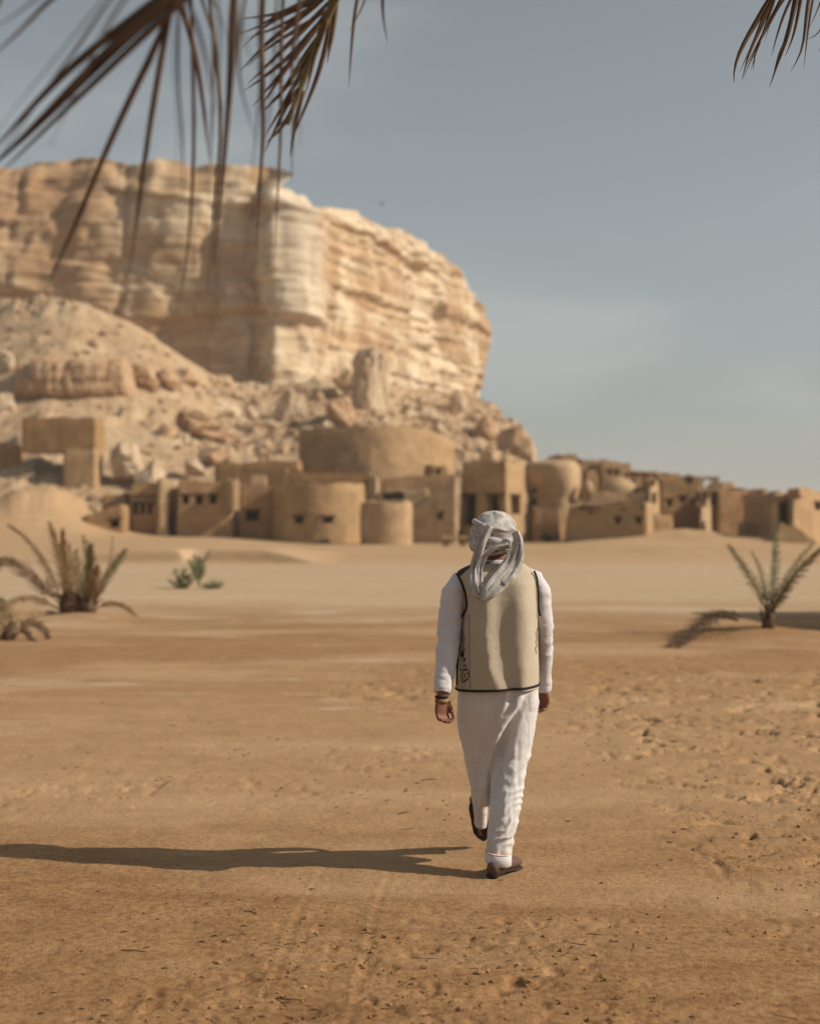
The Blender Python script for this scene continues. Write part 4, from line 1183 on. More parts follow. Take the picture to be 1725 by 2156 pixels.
# two small plants in mid distance
def bushlet(name, x, y, Y, h, w, n, m, label, seed, lw=0.03):
    p = pv(x, y, Y); z0_ = gz(p[0], p[1])
    o = thing(name, (p[0], p[1], z0_), label, 'shrub')
    rgs = np.random.RandomState(seed); V, Fc = [], []
    st = []
    for k in range(n):
        a = rgs.uniform(0, 6.28); rr = w * math.sqrt(rgs.rand()); tip = np.array([p[0] + rr * math.cos(a), p[1] + rr * math.sin(a), z0_ + h * rgs.uniform(0.45, 1) * (1 - 0.5 * (rr / w) ** 2)])
        b0 = np.array([p[0] + 0.25 * rr * math.cos(a), p[1] + 0.25 * rr * math.sin(a), z0_ - 0.02])
        st.append(tube([b0, (b0 + tip) / 2 + rgs.normal(size=3) * 0.03, tip], [0.008, 0.006, 0.003], 4))
        for q in range(14):
            t = rgs.uniform(0.25, 1); c0 = b0 * (1 - t) + tip * t; d_ = rgs.normal(size=3); d_[2] = abs(d_[2]); d_ /= np.linalg.norm(d_); s_ = np.cross(d_, rgs.normal(size=3)); s_ /= np.linalg.norm(s_)
            l_ = rgs.uniform(0.06, 0.13); i0 = len(V)
            V += [c0, c0 + d_ * l_ * 0.5 + s_ * lw * 0.5, c0 + d_ * l_, c0 + d_ * l_ * 0.5 - s_ * lw * 0.5]; Fc.append((i0, i0 + 1, i0 + 2, i0 + 3))
    obj('foliage', V, Fc, m, o, smooth=False)
    v_, f_ = join(st); obj('stem', v_, f_, M_fibre, o)
    return o
Yb = 33.5
bushlet('shrub', 385, 1236, Yb, 0.55, 0.35, 34, M_leaf_pale, 'low grey-green shrub beside a palm seedling in mid sand', 31)
bushlet('shrub', 448, 1236, Yb, 0.22, 0.30, 16, M_leaf_pale, 'thin pale shrub right of the palm seedling', 32)
p = pv(418, 1236, Yb)
seedl = thing('palm_seedling', (p[0], Yb, gz(p[0], Yb)), 'upright green palm seedling between two low shrubs', 'palm')
for k, pp in enumerate(([(420, 1234), (420, 1205), (418, 1176)], [(419, 1234), (410, 1205), (400, 1182)], [(420, 1234), (424, 1205), (428, 1184)], [(420, 1234), (414, 1205), (409, 1172)])):
    plant_frond(seedl, pp, Yb, M_leaf_pale, 0.1 * (k - 1), 20, 0.22, 0.03, 580 + k, ang=24, vplane=(0.3, -1, 0.2))
p = pv(1155, 1128, 96)
bushlet('shrub', 1155, 1128, 96.5, 1.0, 0.7, 40, M_leaf_green, 'dark green shrub by the dark passage under the bulging tower', 33, 0.12)

# young palm on the right
Yr = 20.3
p = pv(1615, 1338, Yr); z0_ = gz(p[0], Yr)
yp = thing('young_palm', (p[0], Yr, z0_), 'slim young green date palm on a small mound in the right sand', 'palm')
RF = [([(1612, 1285), (1592, 1240), (1562, 1192), (1532, 1148)], 0.3, M_leaf_olive), ([(1618, 1285), (1626, 1230), (1630, 1170), (1632, 1118)], 0.6, M_leaf_green),
      ([(1622, 1285), (1650, 1235), (1690, 1190), (1732, 1150)], -0.2, M_leaf_olive), ([(1620, 1280), (1635, 1245), (1660, 1205), (1690, 1165), (1712, 1140)], 0.8, M_leaf_olive),
      ([(1614, 1285), (1608, 1235), (1596, 1190), (1580, 1160)], 0.9, M_leaf_olive), ([(1619, 1288), (1640, 1262), (1652, 1240), (1668, 1215)], -0.5, M_leaf_olive)]
for k, (pp, dy, mm_) in enumerate(RF): plant_frond(yp, pp, Yr, mm_, dy, 60, 0.125 if k < 3 else 0.10, 0.014, 600 + k, ang=58, rach=0.016, start=0.12, vplane=(0.3, -1, 0.2), wild=16)
tz_ = px2z(1280, Yr)
v_, f_ = tube([(p[0], Yr, z0_ - 0.05), (p[0] + 0.0, Yr, z0_ + 0.12), (p[0] + 0.02, Yr, (z0_ + tz_) / 2), (p[0] + 0.02, Yr, tz_ + 0.06)], [0.10, 0.085, 0.075, 0.05], 12)
v_ = np.array(v_); v_ = v_ + 0.012 * np.stack([fbm(v_[:, 0] * 30, v_[:, 1] * 30, v_[:, 2] * 30, octv=2, seed=s_) for s_ in (1, 2, 3)], 1)
tr_ = obj('trunk', v_, f_, M_fibre, yp)
for k in range(14):
    a = k * 2.4; zz = z0_ + 0.08 + 0.028 * k; s0 = np.array([p[0] + 0.075 * math.cos(a), Yr + 0.075 * math.sin(a), zz])
    v_, f_ = tube([s0, s0 + np.array([0.05 * math.cos(a), 0.05 * math.sin(a), 0.10])], [0.02, 0.008], 5); obj('leaf_base', v_, f_, M_fibre, tr_)
# dead fronds lying on the sand
def lying(px_pts, Y, label, seed, n=40, ll=0.3, m=M_leaf_dry):
    pts = []
    for x, y_, h in px_pts:
        Yg = min(60, CAM_H * F / (y_ - HY)); X_ = px2x(x, Yg); pts.append((X_, Yg, gz(X_, Yg) + h))
    v_, f_ = frond_geo(pts, n, ll, 0.022, ang=30, rach=0.016, droop=0.12, seed=seed, start=0.05, wild=14)
    v_ = np.array(v_)
    zg = ground_z(v_[:, 0], v_[:, 1]); v_[:, 2] = np.maximum(v_[:, 2], zg + 0.006)
    o = obj('fallen_frond', v_, f_, m, smooth=False)
    return tag(o, label, 'palm frond')
lying([(1548, 1318, 0.14), (1500, 1330, 0.20), (1455, 1346, 0.12), (1405, 1362, 0.02)], 20, 'dry brown fallen frond lying left of the slim young palm', 11, 60, 0.34)
lying([(1552, 1322, 0.10), (1510, 1338, 0.22), (1470, 1350, 0.15), (1425, 1362, 0.02)], 20, 'lower of the dry fronds heaped left of the slim young palm', 13, 60, 0.36)
lying([(1560, 1318, 0.16), (1520, 1326, 0.28), (1480, 1338, 0.20), (1432, 1352, 0.03)], 20, 'upper arched frond of the dry heap left of the slim young palm', 14, 60, 0.36)
lying([(1800, 1338, 0.03), (1720, 1334, 0.05), (1660, 1338, 0.03), (1630, 1338, 0.02)], 20, 'thin dead frond lying right of the slim young palm', 12, 30, 0.16)

# tall palm whose dry fronds hang into the top of the picture (its trunk stands right of the camera)
TP = np.array([2.5, 1.9, 0.0]); TPZ = 4.25
palm = thing('date_palm', (TP[0], TP[1], gz(TP[0], TP[1])), 'tall date palm whose dry brown leaves hang down against the sky', 'palm')
tp_pts = [(TP[0], TP[1], -0.1)] + [(TP[0] + 0.05 * math.sin(k * 0.7), TP[1], 0.42 * k) for k in range(1, 11)]
v_, f_ = tube(tp_pts, [0.30] + [0.24 - 0.003 * k for k in range(10)], 18)
trk = obj('trunk', v_, f_, M_fibre, palm)
lbv, lbf = tube([(0, 0, 0), (0.05, 0, 0.10), (0.12, 0, 0.19)], [(0.075, 0.03), (0.06, 0.025), (0.035, 0.015)], 6)
for k in range(90):
    a = k * 2.39996; zz = 0.12 + 0.044 * k
    q = (np.array(lbv) @ rotz(a).T) + np.array([TP[0] + 0.21 * math.cos(a), TP[1] + 0.21 * math.sin(a), zz])
    obj('leaf_base', q, lbf, M_fibre, trk, smooth=False)
def leaflet(root, pts, w, m, twist=0.0):
    """one long folded leaflet"""
    pts = np.array(pts, float)
    sl_ = np.concatenate([[0], np.cumsum(np.linalg.norm(np.diff(pts, axis=0), axis=1))])
    t = np.linspace(0, 1, 12)
    C = np.stack([np.interp(t * sl_[-1], sl_, pts[:, k]) for k in range(3)], 1)
    for _ in range(2): C[1:-1] = (C[:-2] + 2 * C[1:-1] + C[2:]) / 4
    V, Fc = [], []
    for k in range(12):
        T = C[min(11, k + 1)] - C[max(0, k - 1)]; T /= np.linalg.norm(T)
        s = np.cross(T, np.array([0.15, 1, 0.1])); s /= np.linalg.norm(s); nn = np.cross(s, T)
        a = twist * (k / 11.0)
        s, nn = s * math.cos(a) + nn * math.sin(a), nn * math.cos(a) - s * math.sin(a)
        ww = w * 0.5 * (0.55 + 0.45 * min(1, k / 3)) * (1 - (k / 11.0) ** 3 * 0.95)
        V += [C[k] - s * ww + nn * ww * 0.35, C[k] - nn * 0.0006, C[k] + s * ww + nn * ww * 0.35, C[k] + nn * 0.0012]
    for k in range(11):
        i = 4 * k
        for q in range(4): Fc.append((i + q, i + (q + 1) % 4, i + 4 + (q + 1) % 4, i + 4 + q))
    Fc += [(3, 2, 1, 0), (44, 45, 46, 47)]
    return obj('leaflet', V, Fc, m, root)
def rachis(pts, r0, r1, n=10):
    pts = np.array(pts, float)
    t = np.linspace(0, 1, 24); sl_ = np.linspace(0, 1, len(pts))
    C = np.stack([np.interp(t, sl_, pts[:, k]) for k in range(3)], 1)
    for _ in range(8): C[1:-1] = (C[:-2] + 2 * C[1:-1] + C[2:]) / 4
    v_, f_ = tube(C, [(r0 * (1 - q) + r1 * q, (r0 * (1 - q) + r1 * q) * 0.7) for q in t], n)
    return obj('frond', v_, f_, M_leaf_olive, palm), C
crown = np.array([TP[0], TP[1], TPZ])
def strands(fr, lst, m, ky=1.0, kw=1.0):
    for (Y, w, pp) in lst:
        Y, w = Y * ky, w * kw
        pts = [pv(x, y_, Y + dy) for (x, y_, dy) in pp]
        leaflet(fr, pts, w, m, rg.uniform(-0.5, 0.5))
# near frond at the upper left
frA, CA = rachis([crown, crown + np.array([-0.9, 0.3, 0.35]), pv(900, -420, 2.9), pv(620, -190, 2.95), pv(400, -80, 3.0), pv(300, -85, 3.05), pv(210, -65, 3.1)], 0.022, 0.005)
LA = [(2.7, .030, [(470, -90, 0), (330, 10, 0), (170, 165, .03), (60, 280, .06), (-30, 362, .1)]),
      (2.7, .018, [(480, -80, 0), (360, 18, 0), (200, 170, .03), (90, 275, .05), (-20, 385, .1)]),
      (2.75, .020, [(440, -90, 0), (290, 30, 0), (150, 135, 0), (20, 275, .05), (-30, 335, .05)]),
      (2.8, .017, [(380, -60, 0), (356, 45, 0), (290, 170, .05), (225, 310, .08), (160, 470, .1), (95, 615, .15)]),
      (2.85, .016, [(372, -50, 0), (352, 48, 0), (332, 160, .02), (305, 320, .05), (290, 450, .08), (272, 575, .1)]),
      (3.1, .015, [(350, -70, 0), (385, 18, 0), (412, 110, 0), (430, 230, 0), (440, 335, 0)]),
      (2.6, .010, [(260, -80, 0), (110, -10, 0), (50, 60, 0), (-30, 130, 0)]),
      (2.5, .007, [(300, -80, 0), (235, -10, 0), (170, 90, 0), (60, 240, 0), (-20, 360, 0)]),
      (2.4, .006, [(330, -80, 0), (250, 10, 0), (160, 190, 0), (105, 310, 0)]),
      (3.0, .008, [(400, -80, 0), (425, 0, 0), (455, 90, 0), (462, 160, 0)]),
      (3.0, .017, [(500, -90, 0), (484, 0, 0), (487, 110, 0), (478, 260, 0), (462, 420, 0), (448, 560, .05)]),
      (2.9, .008, [(430, -90, 0), (450, 60, 0), (448, 200, 0), (440, 420, 0)]),
      (2.7, .007, [(540, -90, 0), (505, 30, 0), (500, 170, 0), (540, 300, 0)]),
      (2.6, .006, [(380, -60, 0), (372, 150, 0), (388, 330, 0), (380, 480, 0)]),
      (3.2, .011, [(430, -90, 0), (470, 250, 0), (460, 350, 0), (436, 610, 0)]),
      (3.0, .010, [(400, -90, 0), (410, 300, 0), (398, 540, 0), (370, 665, 0)]),
      (2.9, .006, [(20, -40, 0), (-10, 30, 0), (-40, 70, 0)]),
      (3.3, .013, [(560, -80, 0), (548, 60, 0), (556, 250, 0), (545, 430, 0), (538, 520, 0)]),
      (3.3, .011, [(600, -80, 0), (590, 90, 0), (592, 280, 0), (582, 420, 0), (578, 540, 0)]),
      (3.2, .009, [(640, -80, 0), (612, 120, 0), (618, 280, 0), (612, 390, 0)])]
strands(frA, LA, M_leaf_dry, 1.08, 1.02)
LA2 = []
for q, (Y, w, pp) in enumerate(LA):
    if q in (6, 7, 8, 9, 11, 12, 13, 16, 17, 18, 19, 10, 5):
        dx = rg.uniform(-26, 26); sc_ = rg.uniform(0.6, 0.95)
        LA2.append((Y * rg.uniform(0.85, 1.02), w * 0.55, [(x + dx * (0.3 + 0.7 * k / len(pp)), -90 + (y_ + 90) * sc_, d_) for k, (x, y_, d_) in enumerate(pp)]))
strands(frA, LA2, M_leaf_dry)
# middle frond
frB, CB = rachis([crown, crown + np.array([-0.5, 0.8, 0.4]), pv(1150, -520, 3.9), pv(880, -260, 4.2), pv(740, -90, 4.3), pv(690, 20, 4.35), pv(655, 130, 4.4), pv(622, 215, 4.4), pv(604, 262, 4.4)], 0.024, 0.006)
LB = [(4.4, .016, [(720, -40, 0), (640, 30, 0), (560, 90, 0), (505, 150, 0)]), (4.4, .014, [(705, -10, 0), (640, 60, 0), (575, 125, 0), (520, 178, 0)]),
      (4.35, .016, [(700, 10, 0), (640, 90, 0), (590, 160, 0), (545, 232, 0)]), (4.4, .014, [(690, 25, 0), (620, 110, 0), (560, 160, 0), (515, 190, 0)]),
      (4.4, .016, [(680, 60, 0), (640, 120, 0), (598, 190, 0), (548, 240, 0)]), (4.4, .013, [(665, 90, 0), (630, 160, 0), (590, 230, 0), (556, 290, 0)]),
      (4.3, .012, [(735, -60, 0), (660, -5, 0), (590, 30, 0), (505, 40, 0)]), (4.35, .012, [(725, -50, 0), (650, 20, 0), (580, 60, 0), (520, 80, 0)]),
      (4.4, .015, [(700, 0, 0), (690, 80, 0), (665, 170, 0), (640, 230, 0), (611, 302, 0)]), (4.4, .014, [(710, -20, 0), (700, 70, 0), (692, 110, 0), (688, 134, 0)]),
      (4.3, .012, [(690, 40, 0), (660, 120, 0), (650, 170, 0), (640, 205, 0)]), (4.4, .015, [(650, 150, 0), (630, 190, 0), (615, 235, 0), (585, 280, 0), (560, 300, 0)]),
      (4.4, .012, [(640, 170, 0), (605, 215, 0), (580, 270, 0), (556, 322, 0)]), (4.5, .010, [(672, 70, 0), (640, 150, 0), (628, 190, 0), (612, 250, 0)]),
      (4.3, .010, [(780, -120, 0), (748, 10, 0), (740, 90, 0), (734, 185, 0)]), (4.0, .011, [(850, -170, 0), (802, -10, 0), (806, 40, 0), (815, 90, 0)]),
      (4.1, .007, [(800, -150, 0), (770, 0, 0), (750, 40, 0), (735, 65, 0)]), (4.4, .011, [(720, -30, 0), (600, 20, 0), (540, 60, 0), (500, 72, 0)]),
      (4.4, .012, [(690, 20, 0), (610, 70, 0), (555, 105, 0), (520, 140, 0)]), (4.4, .013, [(676, 50, 0), (610, 130, 0), (560, 190, 0), (530, 225, 0)]),
      (4.4, .012, [(712, -20, 0), (620, 20, 0), (560, 50, 0), (510, 100, 0)]), (4.4, .012, [(640, 190, 0), (625, 240, 0), (618, 280, 0), (610, 330, 0)])]
strands(frB, LB, M_leaf_dry, 1.0, 1.2)
# right frond, in the plane of focus
frC, CC = rachis([crown, crown + np.array([-0.1, 1.2, 0.55]), (2.15, 4.2, 4.62), pv(1760, -230, 5.6), pv(1700, -120, 5.8), pv(1660, -60, 5.9), pv(1625, -25, 5.95)], 0.018, 0.004)
LC = [(5.9, .020, [(1640, -40, 0), (1588, 50, 0), (1558, 100, 0), (1540, 150, 0), (1543, 175, 0)]), (5.9, .013, [(1640, -40, 0), (1600, 60, 0), (1575, 110, 0), (1560, 170, 0)]),
      (5.9, .010, [(1642, -40, 0), (1612, 50, 0), (1592, 105, 0), (1578, 150, 0)]), (5.95, .016, [(1680, -70, 0), (1632, 20, 0), (1595, 90, 0), (1570, 137, 0)]),
      (5.9, .011, [(1690, -60, 0), (1648, 30, 0), (1635, 70, 0), (1622, 118, 0)]), (5.9, .018, [(1700, -90, 0), (1672, 10, 0), (1655, 80, 0), (1640, 120, 0), (1618, 184, 0)]),
      (5.9, .020, [(1690, -80, 0), (1668, 20, 0), (1655, 85, 0), (1640, 125, 0)]), (5.95, .014, [(1698, -80, 0), (1680, 20, 0), (1668, 80, 0), (1650, 120, 0)]),
      (5.8, .014, [(1725, -110, 0), (1699, 0, 0), (1693, 60, 0), (1688, 110, 0), (1662, 152, 0)]), (5.8, .009, [(1735, -100, 0), (1708, 0, 0), (1698, 70, 0), (1690, 145, 0)]),
      (5.9, .005, [(1690, -60, 0), (1622, 40, 0), (1612, 70, 0), (1607, 94, 0)]), (5.9, .005, [(1660, 70, 0), (1640, 105, 0), (1627, 150, 0)]), (5.85, .005, [(1600, 90, 0), (1580, 125, 0), (1562, 165, 0)]),
      (5.9, .006, [(1600, 85, 0), (1588, 110, 0), (1584, 150, 0)]), (5.9, .007, [(1760, -100, 0), (1720, 20, 0), (1700, 62, 0)]), (5.8, .006, [(1750, -10, 0), (1728, 60, 0), (1712, 80, 0), (1694, 83, 0)]),
      (5.9, .010, [(1780, -60, 0), (1745, 40, 0), (1722, 110, 0)]), (5.9, .010, [(1640, -30, 0), (1606, 30, 0), (1590, 75, 0), (1570, 120, 0), (1556, 150, 0)])]
strands(frC, LC, M_leaf_dry, 1.0, 1.2)
# the rest of its crown, outside the frame
for k, (a, el, ln) in enumerate(((-0.3, 0.9, 2.6), (0.5, 1.1, 2.6), (1.2, 1.25, 2.4), (-1.1, 0.9, 2.6), (-2.0, 1.0, 2.5), (-2.9, 1.15, 2.4))):
    dx, dy = math.cos(a), math.sin(a)
    pts = [crown, crown + np.array([dx * 0.8, dy * 0.8, 0.9 * el]), crown + np.array([dx * 1.7, dy * 1.7, 0.9 * el]), crown + np.array([dx * ln, dy * ln, 0.2 * el])]
    v_, f_ = frond_geo(pts, 46, 0.38, 0.024, ang=48, rach=0.022, droop=0.3, seed=650 + k, start=0.2)
    obj('frond', v_, f_, M_leaf_olive, palm, smooth=False)

# a bird near the cliff top
p = pv(803, 430, 120)
bird = thing('bird', p, 'small dark bird flying beside the cliff top', 'bird')
v_, f_ = ellipsoid(p, (0.09, 0.22, 0.09), 12, 8); obj('body', v_, f_, M_bird, bird)
for sg in (-1, 1):
    V = [p + np.array(q) for q in ((0, -0.1, 0.03), (0, 0.12, 0.03), (sg * 0.28, 0.05, 0.16), (sg * 0.28, -0.07, 0.16), (sg * 0.5, -0.12, 0.06))]
    V2 = [q + np.array([0, 0, 0.012]) for q in V]
    obj('wing', V + V2, [(0, 1, 2, 3), (3, 2, 4), (5, 8, 7, 6), (8, 9, 7), (0, 3, 8, 5), (3, 4, 9, 8), (4, 2, 7, 9), (2, 1, 6, 7)], M_bird, bird, smooth=False)

# ------------------------------------------------------------------ the walking man
YB = 7.0
def mx(x, Y=YB): return px2x(x, Y)
def mz(y_, Y=YB): return px2z(y_, Y)
PXM = YB / F                                                  # metres per picture pixel at the man
man = thing('person', (mx(1046), YB, gz(mx(1046), YB)), 'man seen from behind walking in white clothes, beige vest and grey headscarf', 'person')

VR = [(1446, 960, 1133, .165), (1400, 963, 1133, .165), (1350, 967, 1131, .162), (1300, 973, 1130, .157), (1260, 973, 1130, .150), (1228, 968, 1130, .138),
      (1212, 958, 1129, .120), (1203, 961, 1124, .104), (1195, 973, 1114, .084), (1187, 992, 1104, .072), (1178, 1006, 1092, .062), (1166, 1012, 1082, .056)]
VZ = np.array([mz(r[0]) for r in VR]); VL = np.array([mx(r[1]) for r in VR]); VRt = np.array([mx(r[2]) for r in VR]); VD = np.array([r[3] for r in VR])
def vest_fold(x, z):
    yp_ = HY - (z - CAM_H) / PXM
    xp = CX + x / PXM
    r1 = np.interp(yp_, [1200, 1240, 1330, 1400, 1446], [1026, 1016, 1013, 1020, 1040])
    vl = np.interp(yp_, [1200, 1240, 1330, 1400, 1446], [1052, 1052, 1048, 1056, 1072])
    r2 = np.interp(yp_, [1200, 1240, 1330, 1400, 1446], [1086, 1094, 1102, 1098, 1094])
    lft = 972.0
    def bumpf(a, b, t): return 0.5 - 0.5 * np.cos(np.pi * np.clip((t - a) / (b - a), 0, 1))
    h = np.where(xp < r1, bumpf(lft, r1, xp) * 0.8, np.where(xp < vl, 1 - bumpf(r1, vl, xp), np.where(xp < r2, bumpf(vl, r2, xp), 1 - 0.9 * bumpf(r2, r2 + 34, xp))))
    amp = np.interp(yp_, [1195, 1225, 1280, 1400, 1446], [0.0, 0.014, 0.029, 0.030, 0.024])
    return h * amp
def vest_pt(a, z, off=0.0):
    """point of the vest surface at angle a (-90 deg is the back) and height z"""
    l_, r_, d_ = np.interp(z, VZ, VL), np.interp(z, VZ, VRt), np.interp(z, VZ, VD)
    cx, rx = (l_ + r_) / 2, (r_ - l_) / 2
    c, s = np.cos(a), np.sin(a)
    p = 2.35
    x = cx + (rx + off) * np.sign(c) * np.abs(c) ** (2 / p); y_ = YB + (d_ + off) * np.sign(s) * np.abs(s) ** (2 / p)
    y_ = y_ - np.where(s < 0, vest_fold(x, z) * np.clip(-s * 1.6, 0, 1), 0)
    return x, y_, z
def vest_back(x, z, off=0.0):
    l_, r_, d_ = np.interp(z, VZ, VL), np.interp(z, VZ, VRt), np.interp(z, VZ, VD)
    cx, rx = (l_ + r_) / 2, (r_ - l_) / 2
    q = np.clip(1 - np.abs((x - cx) / rx) ** 2.35, 0.0, 1) ** (1 / 2.35)
    return YB - d_ * q - vest_fold(x, z) * np.clip(q * 1.6, 0, 1) - off

# --- body (skin), one continuous surface
HC = np.array([mx(1042), YB + 0.03, mz(1130)])
hr = rotz(R(14)); hd = lambda x, y_, z: HC + hr @ np.array([x, y_, z])
SL = [(992, 1216, .044, YB), (970, 1223, .054, YB), (955, 1246, .060, YB - .01), (949, 1290, .060, YB - .02), (945, 1335, .057, YB - .04), (938, 1400, .050, YB - .10), (933, 1440, .043, YB - .14), (931, 1456, .040, YB - .155)]
SR = [(1100, 1210, .044, YB), (1121, 1219, .052, YB), (1134, 1244, .055, YB + .01), (1139, 1290, .053, YB + .03), (1142, 1335, .049, YB + .07), (1142, 1395, .047, YB + .16), (1142, 1430, .042, YB + .22), (1143, 1449, .039, YB + .24)]
def ap(a): return pv(a[0], a[1], a[3])
def hand(wr, w, n, mirror=1.0, s=1.0, curl=1.0):
    """palm and five fingers hanging from the wrist; w = across the palm towards the thumb, n = palm normal"""
    wr = np.array(wr, float); w = np.array(w, float); w /= np.linalg.norm(w); n = np.array(n, float); n /= np.linalg.norm(n); d_ = np.array([0, 0, -1.0])
    parts = []
    palm = [wr + d_ * q for q in (-0.03, 0.0, 0.02, 0.05, 0.078, 0.088)]
    parts.append(tube(palm, [(0.024 * s, 0.019 * s), (0.026 * s, 0.018 * s), (0.034 * s, 0.017 * s), (0.040 * s, 0.016 * s), (0.038 * s, 0.013 * s), (0.030 * s, 0.009 * s)], 14, hint=n))
    for k, (o_, ln) in enumerate(((0.028, .074), (0.0095, .082), (-0.0095, .076), (-0.028, .060))):
        b0 = wr + d_ * 0.072 + w * o_ * s
        a1, a2, a3 = 0.35 * curl, 1.0 * curl, 1.55 * curl
        pts = [b0]
        for a, f in ((a1, .44), (a2, .31), (a3, .25)):
            pts.append(pts[-1] + (d_ * math.cos(a) + n * math.sin(a)) * ln * f * s)
        parts.append(tube(pts, [.0092 * s, .0088 * s, .0080 * s, .0066 * s], 9, hint=w))
    b0 = wr + d_ * 0.022 + w * 0.030 * s + n * 0.006
    t1 = b0 + (d_ * 0.92 + w * 0.28 + n * 0.35) * 0.040 * s; t2 = t1 + (d_ * 0.9 + w * 0.1 + n * 0.42) * 0.034 * s; t3 = t2 + (d_ * 0.9 + n * 0.4) * 0.018 * s
    parts.append(tube([b0 - w * 0.01, b0, t1, t2, t3], [.012 * s, .013 * s, .0105 * s, .0095 * s, .006 * s], 9, hint=n))
    return parts
WL = pv(929, 1468, YB - 0.165); WRi = pv(1142, 1449, YB + 0.25)
bp = []
bp.append(ellipsoid(hd(0, -0.008, 0.028), (.077, .096, .098), 24, 16, hr))
bp.append(ellipsoid(hd(0, 0.028, -0.045), (.060, .066, .075), 20, 12, hr))
bp.append(ellipsoid(hd(0, 0.062, -0.088), (.036, .030, .026), 16, 10, hr))
bp.append(tube([hd(0, 0.086, 0.020), hd(0, 0.104, -0.012), hd(0, 0.098, -0.030)], [.010, .015, .013], 10))
bp.append(ellipsoid(hd(0, 0.086, -0.056), (.026, .012, .010), 14, 8, hr))
bp.append(ellipsoid(hd(0, 0.080, 0.030), (.056, .016, .011), 14, 8, hr))
for sg in (-1, 1):
    bp.append(ellipsoid(hd(sg * 0.080, -0.004, -0.004), (.010, .020, .032), 12, 8, hr))
bp.append(tube([(mx(1045), YB + .005, mz(1215)), (mx(1045), YB + .012, mz(1185)), (mx(1043), YB + .022, mz(1160)), (mx(1042), YB + .03, mz(1140))], [(.075, .065), (.060, .058), (.057, .058), (.058, .06)], 20))
rws = []
for yv in (1450, 1430, 1400, 1350, 1300, 1260, 1228, 1212, 1200, 1190, 1182):
    z = mz(yv); l_, r_, d_ = np.interp(z, VZ, VL), np.interp(z, VZ, VRt), np.interp(z, VZ, VD)
    rws.append((z, (l_ + r_) / 2, YB, (r_ - l_) / 2 * 0.84, d_ * 0.80))
bp.append(hrings(rws, 36))
for arm, wr in ((SL, WL), (SR, WRi)):
    bp.append(tube([ap(a) for a in arm] + [wr], [a[2] * 0.70 for a in arm] + [.026], 14))
bp += hand(WL, (0.80, 0.60, 0), (0.60, -0.80, 0), s=1.04, curl=1.2)
bp += hand(WRi, (-0.75, 0.66, 0), (-0.66, -0.75, 0), s=1.08, curl=1.25)
LEGR = [(1088, 1440, YB), (1086, 1520, YB - .01), (1074, 1610, YB - .03), (1062, 1700, YB - .10), (1051, 1790, YB - .17), (1047, 1822, YB - .20)]
LEGL = [(1004, 1440, YB), (1006, 1520, YB + .06), (1010, 1606, YB + .20), (1012, 1660, YB + .25), (1011, 1715, YB + .30), (1010, 1735, YB + .32)]
for lg in (LEGR, LEGL):
    bp.append(tube([pv(x, y_, Y) for x, y_, Y in lg], [.085, .080, .058, .050, .036, .036], 16))
FR0 = np.array([mx(1042, 6.80), 6.785, 0.0]); FRd = np.array([0.50, 0.866, 0]);
bp.append(tube([FR0 + np.array([0, 0, .075]), FR0 + FRd * .05 + np.array([0, 0, .055]), FR0 + FRd * .14 + np.array([0, 0, .035]), FR0 + FRd * .22 + np.array([0, 0, .03])], [(.03, .03), (.034, .035), (.034, .02), (.03, .015)], 12, hint=(0, 0, 1)))
HL = pv(999, 1692, 7.27); TL_ = pv(1019, 1770, 7.41)
bp.append(tube([HL + np.array([0, .03, .03]), HL * .7 + TL_ * .3 + np.array([0, .02, .01]), HL * .2 + TL_ * .8], [(.03, .03), (.032, .03), (.028, .016)], 12, hint=(0, -1, 0.5)))
v_, n_, f_ = remeshed(bp, 0.0052, 4)
obj('body', v_, f_, M_skin, man)
for sg in (-1, 1):
    ev_, ef_ = ellipsoid(hd(sg * 0.031, 0.084, 0.012), (.013, .010, .009), 12, 8); obj('eye', ev_, ef_, M_eye, man)

# --- shirt: sleeves and trunk
sp = [hrings([(r[0], r[1], r[2], r[3] / 0.84 * 0.93, r[4] / 0.80 * 0.90) for r in rws[1:-1]], 36)]
for arm in (SL, SR):
    sp.append(tube([ap(a) for a in arm], [(a[2], a[2] * 1.02) for a in arm], 20))
sp.append(tube([(mx(1045), YB + .005, mz(1200)), (mx(1045), YB + .010, mz(1180))], [(.085, .075), (.066, .066)], 20))
sv, sn, sf = remeshed(sp, 0.0065, 5)
xp_ = CX + sv[:, 0] / PXM; yp_ = HY - (sv[:, 2] - CAM_H) / PXM
armm = np.maximum(sst(975, 955, xp_), sst(1128, 1138, xp_))
wr_ = fbm(sv[:, 0] * 16 + sv[:, 2] * 9, sv[:, 1] * 16, sv[:, 2] * 26, octv=3, seed=401)
rid = 1 - np.abs(fbm(sv[:, 0] * 9 - sv[:, 2] * 10, sv[:, 1] * 12, sv[:, 2] * 15, octv=2, seed=402)) * 2.2
elb = np.exp(-((yp_ - 1345) / 40) ** 2) + 0.8 * np.exp(-((yp_ - 1432) / 16) ** 2) + 0.5 * np.exp(-((yp_ - 1240) / 30) ** 2)
dsp = armm * (0.004 * wr_ + (0.0025 + 0.0060 * elb) * rid * 0.8)
sv = sv + sn * dsp[:, None]
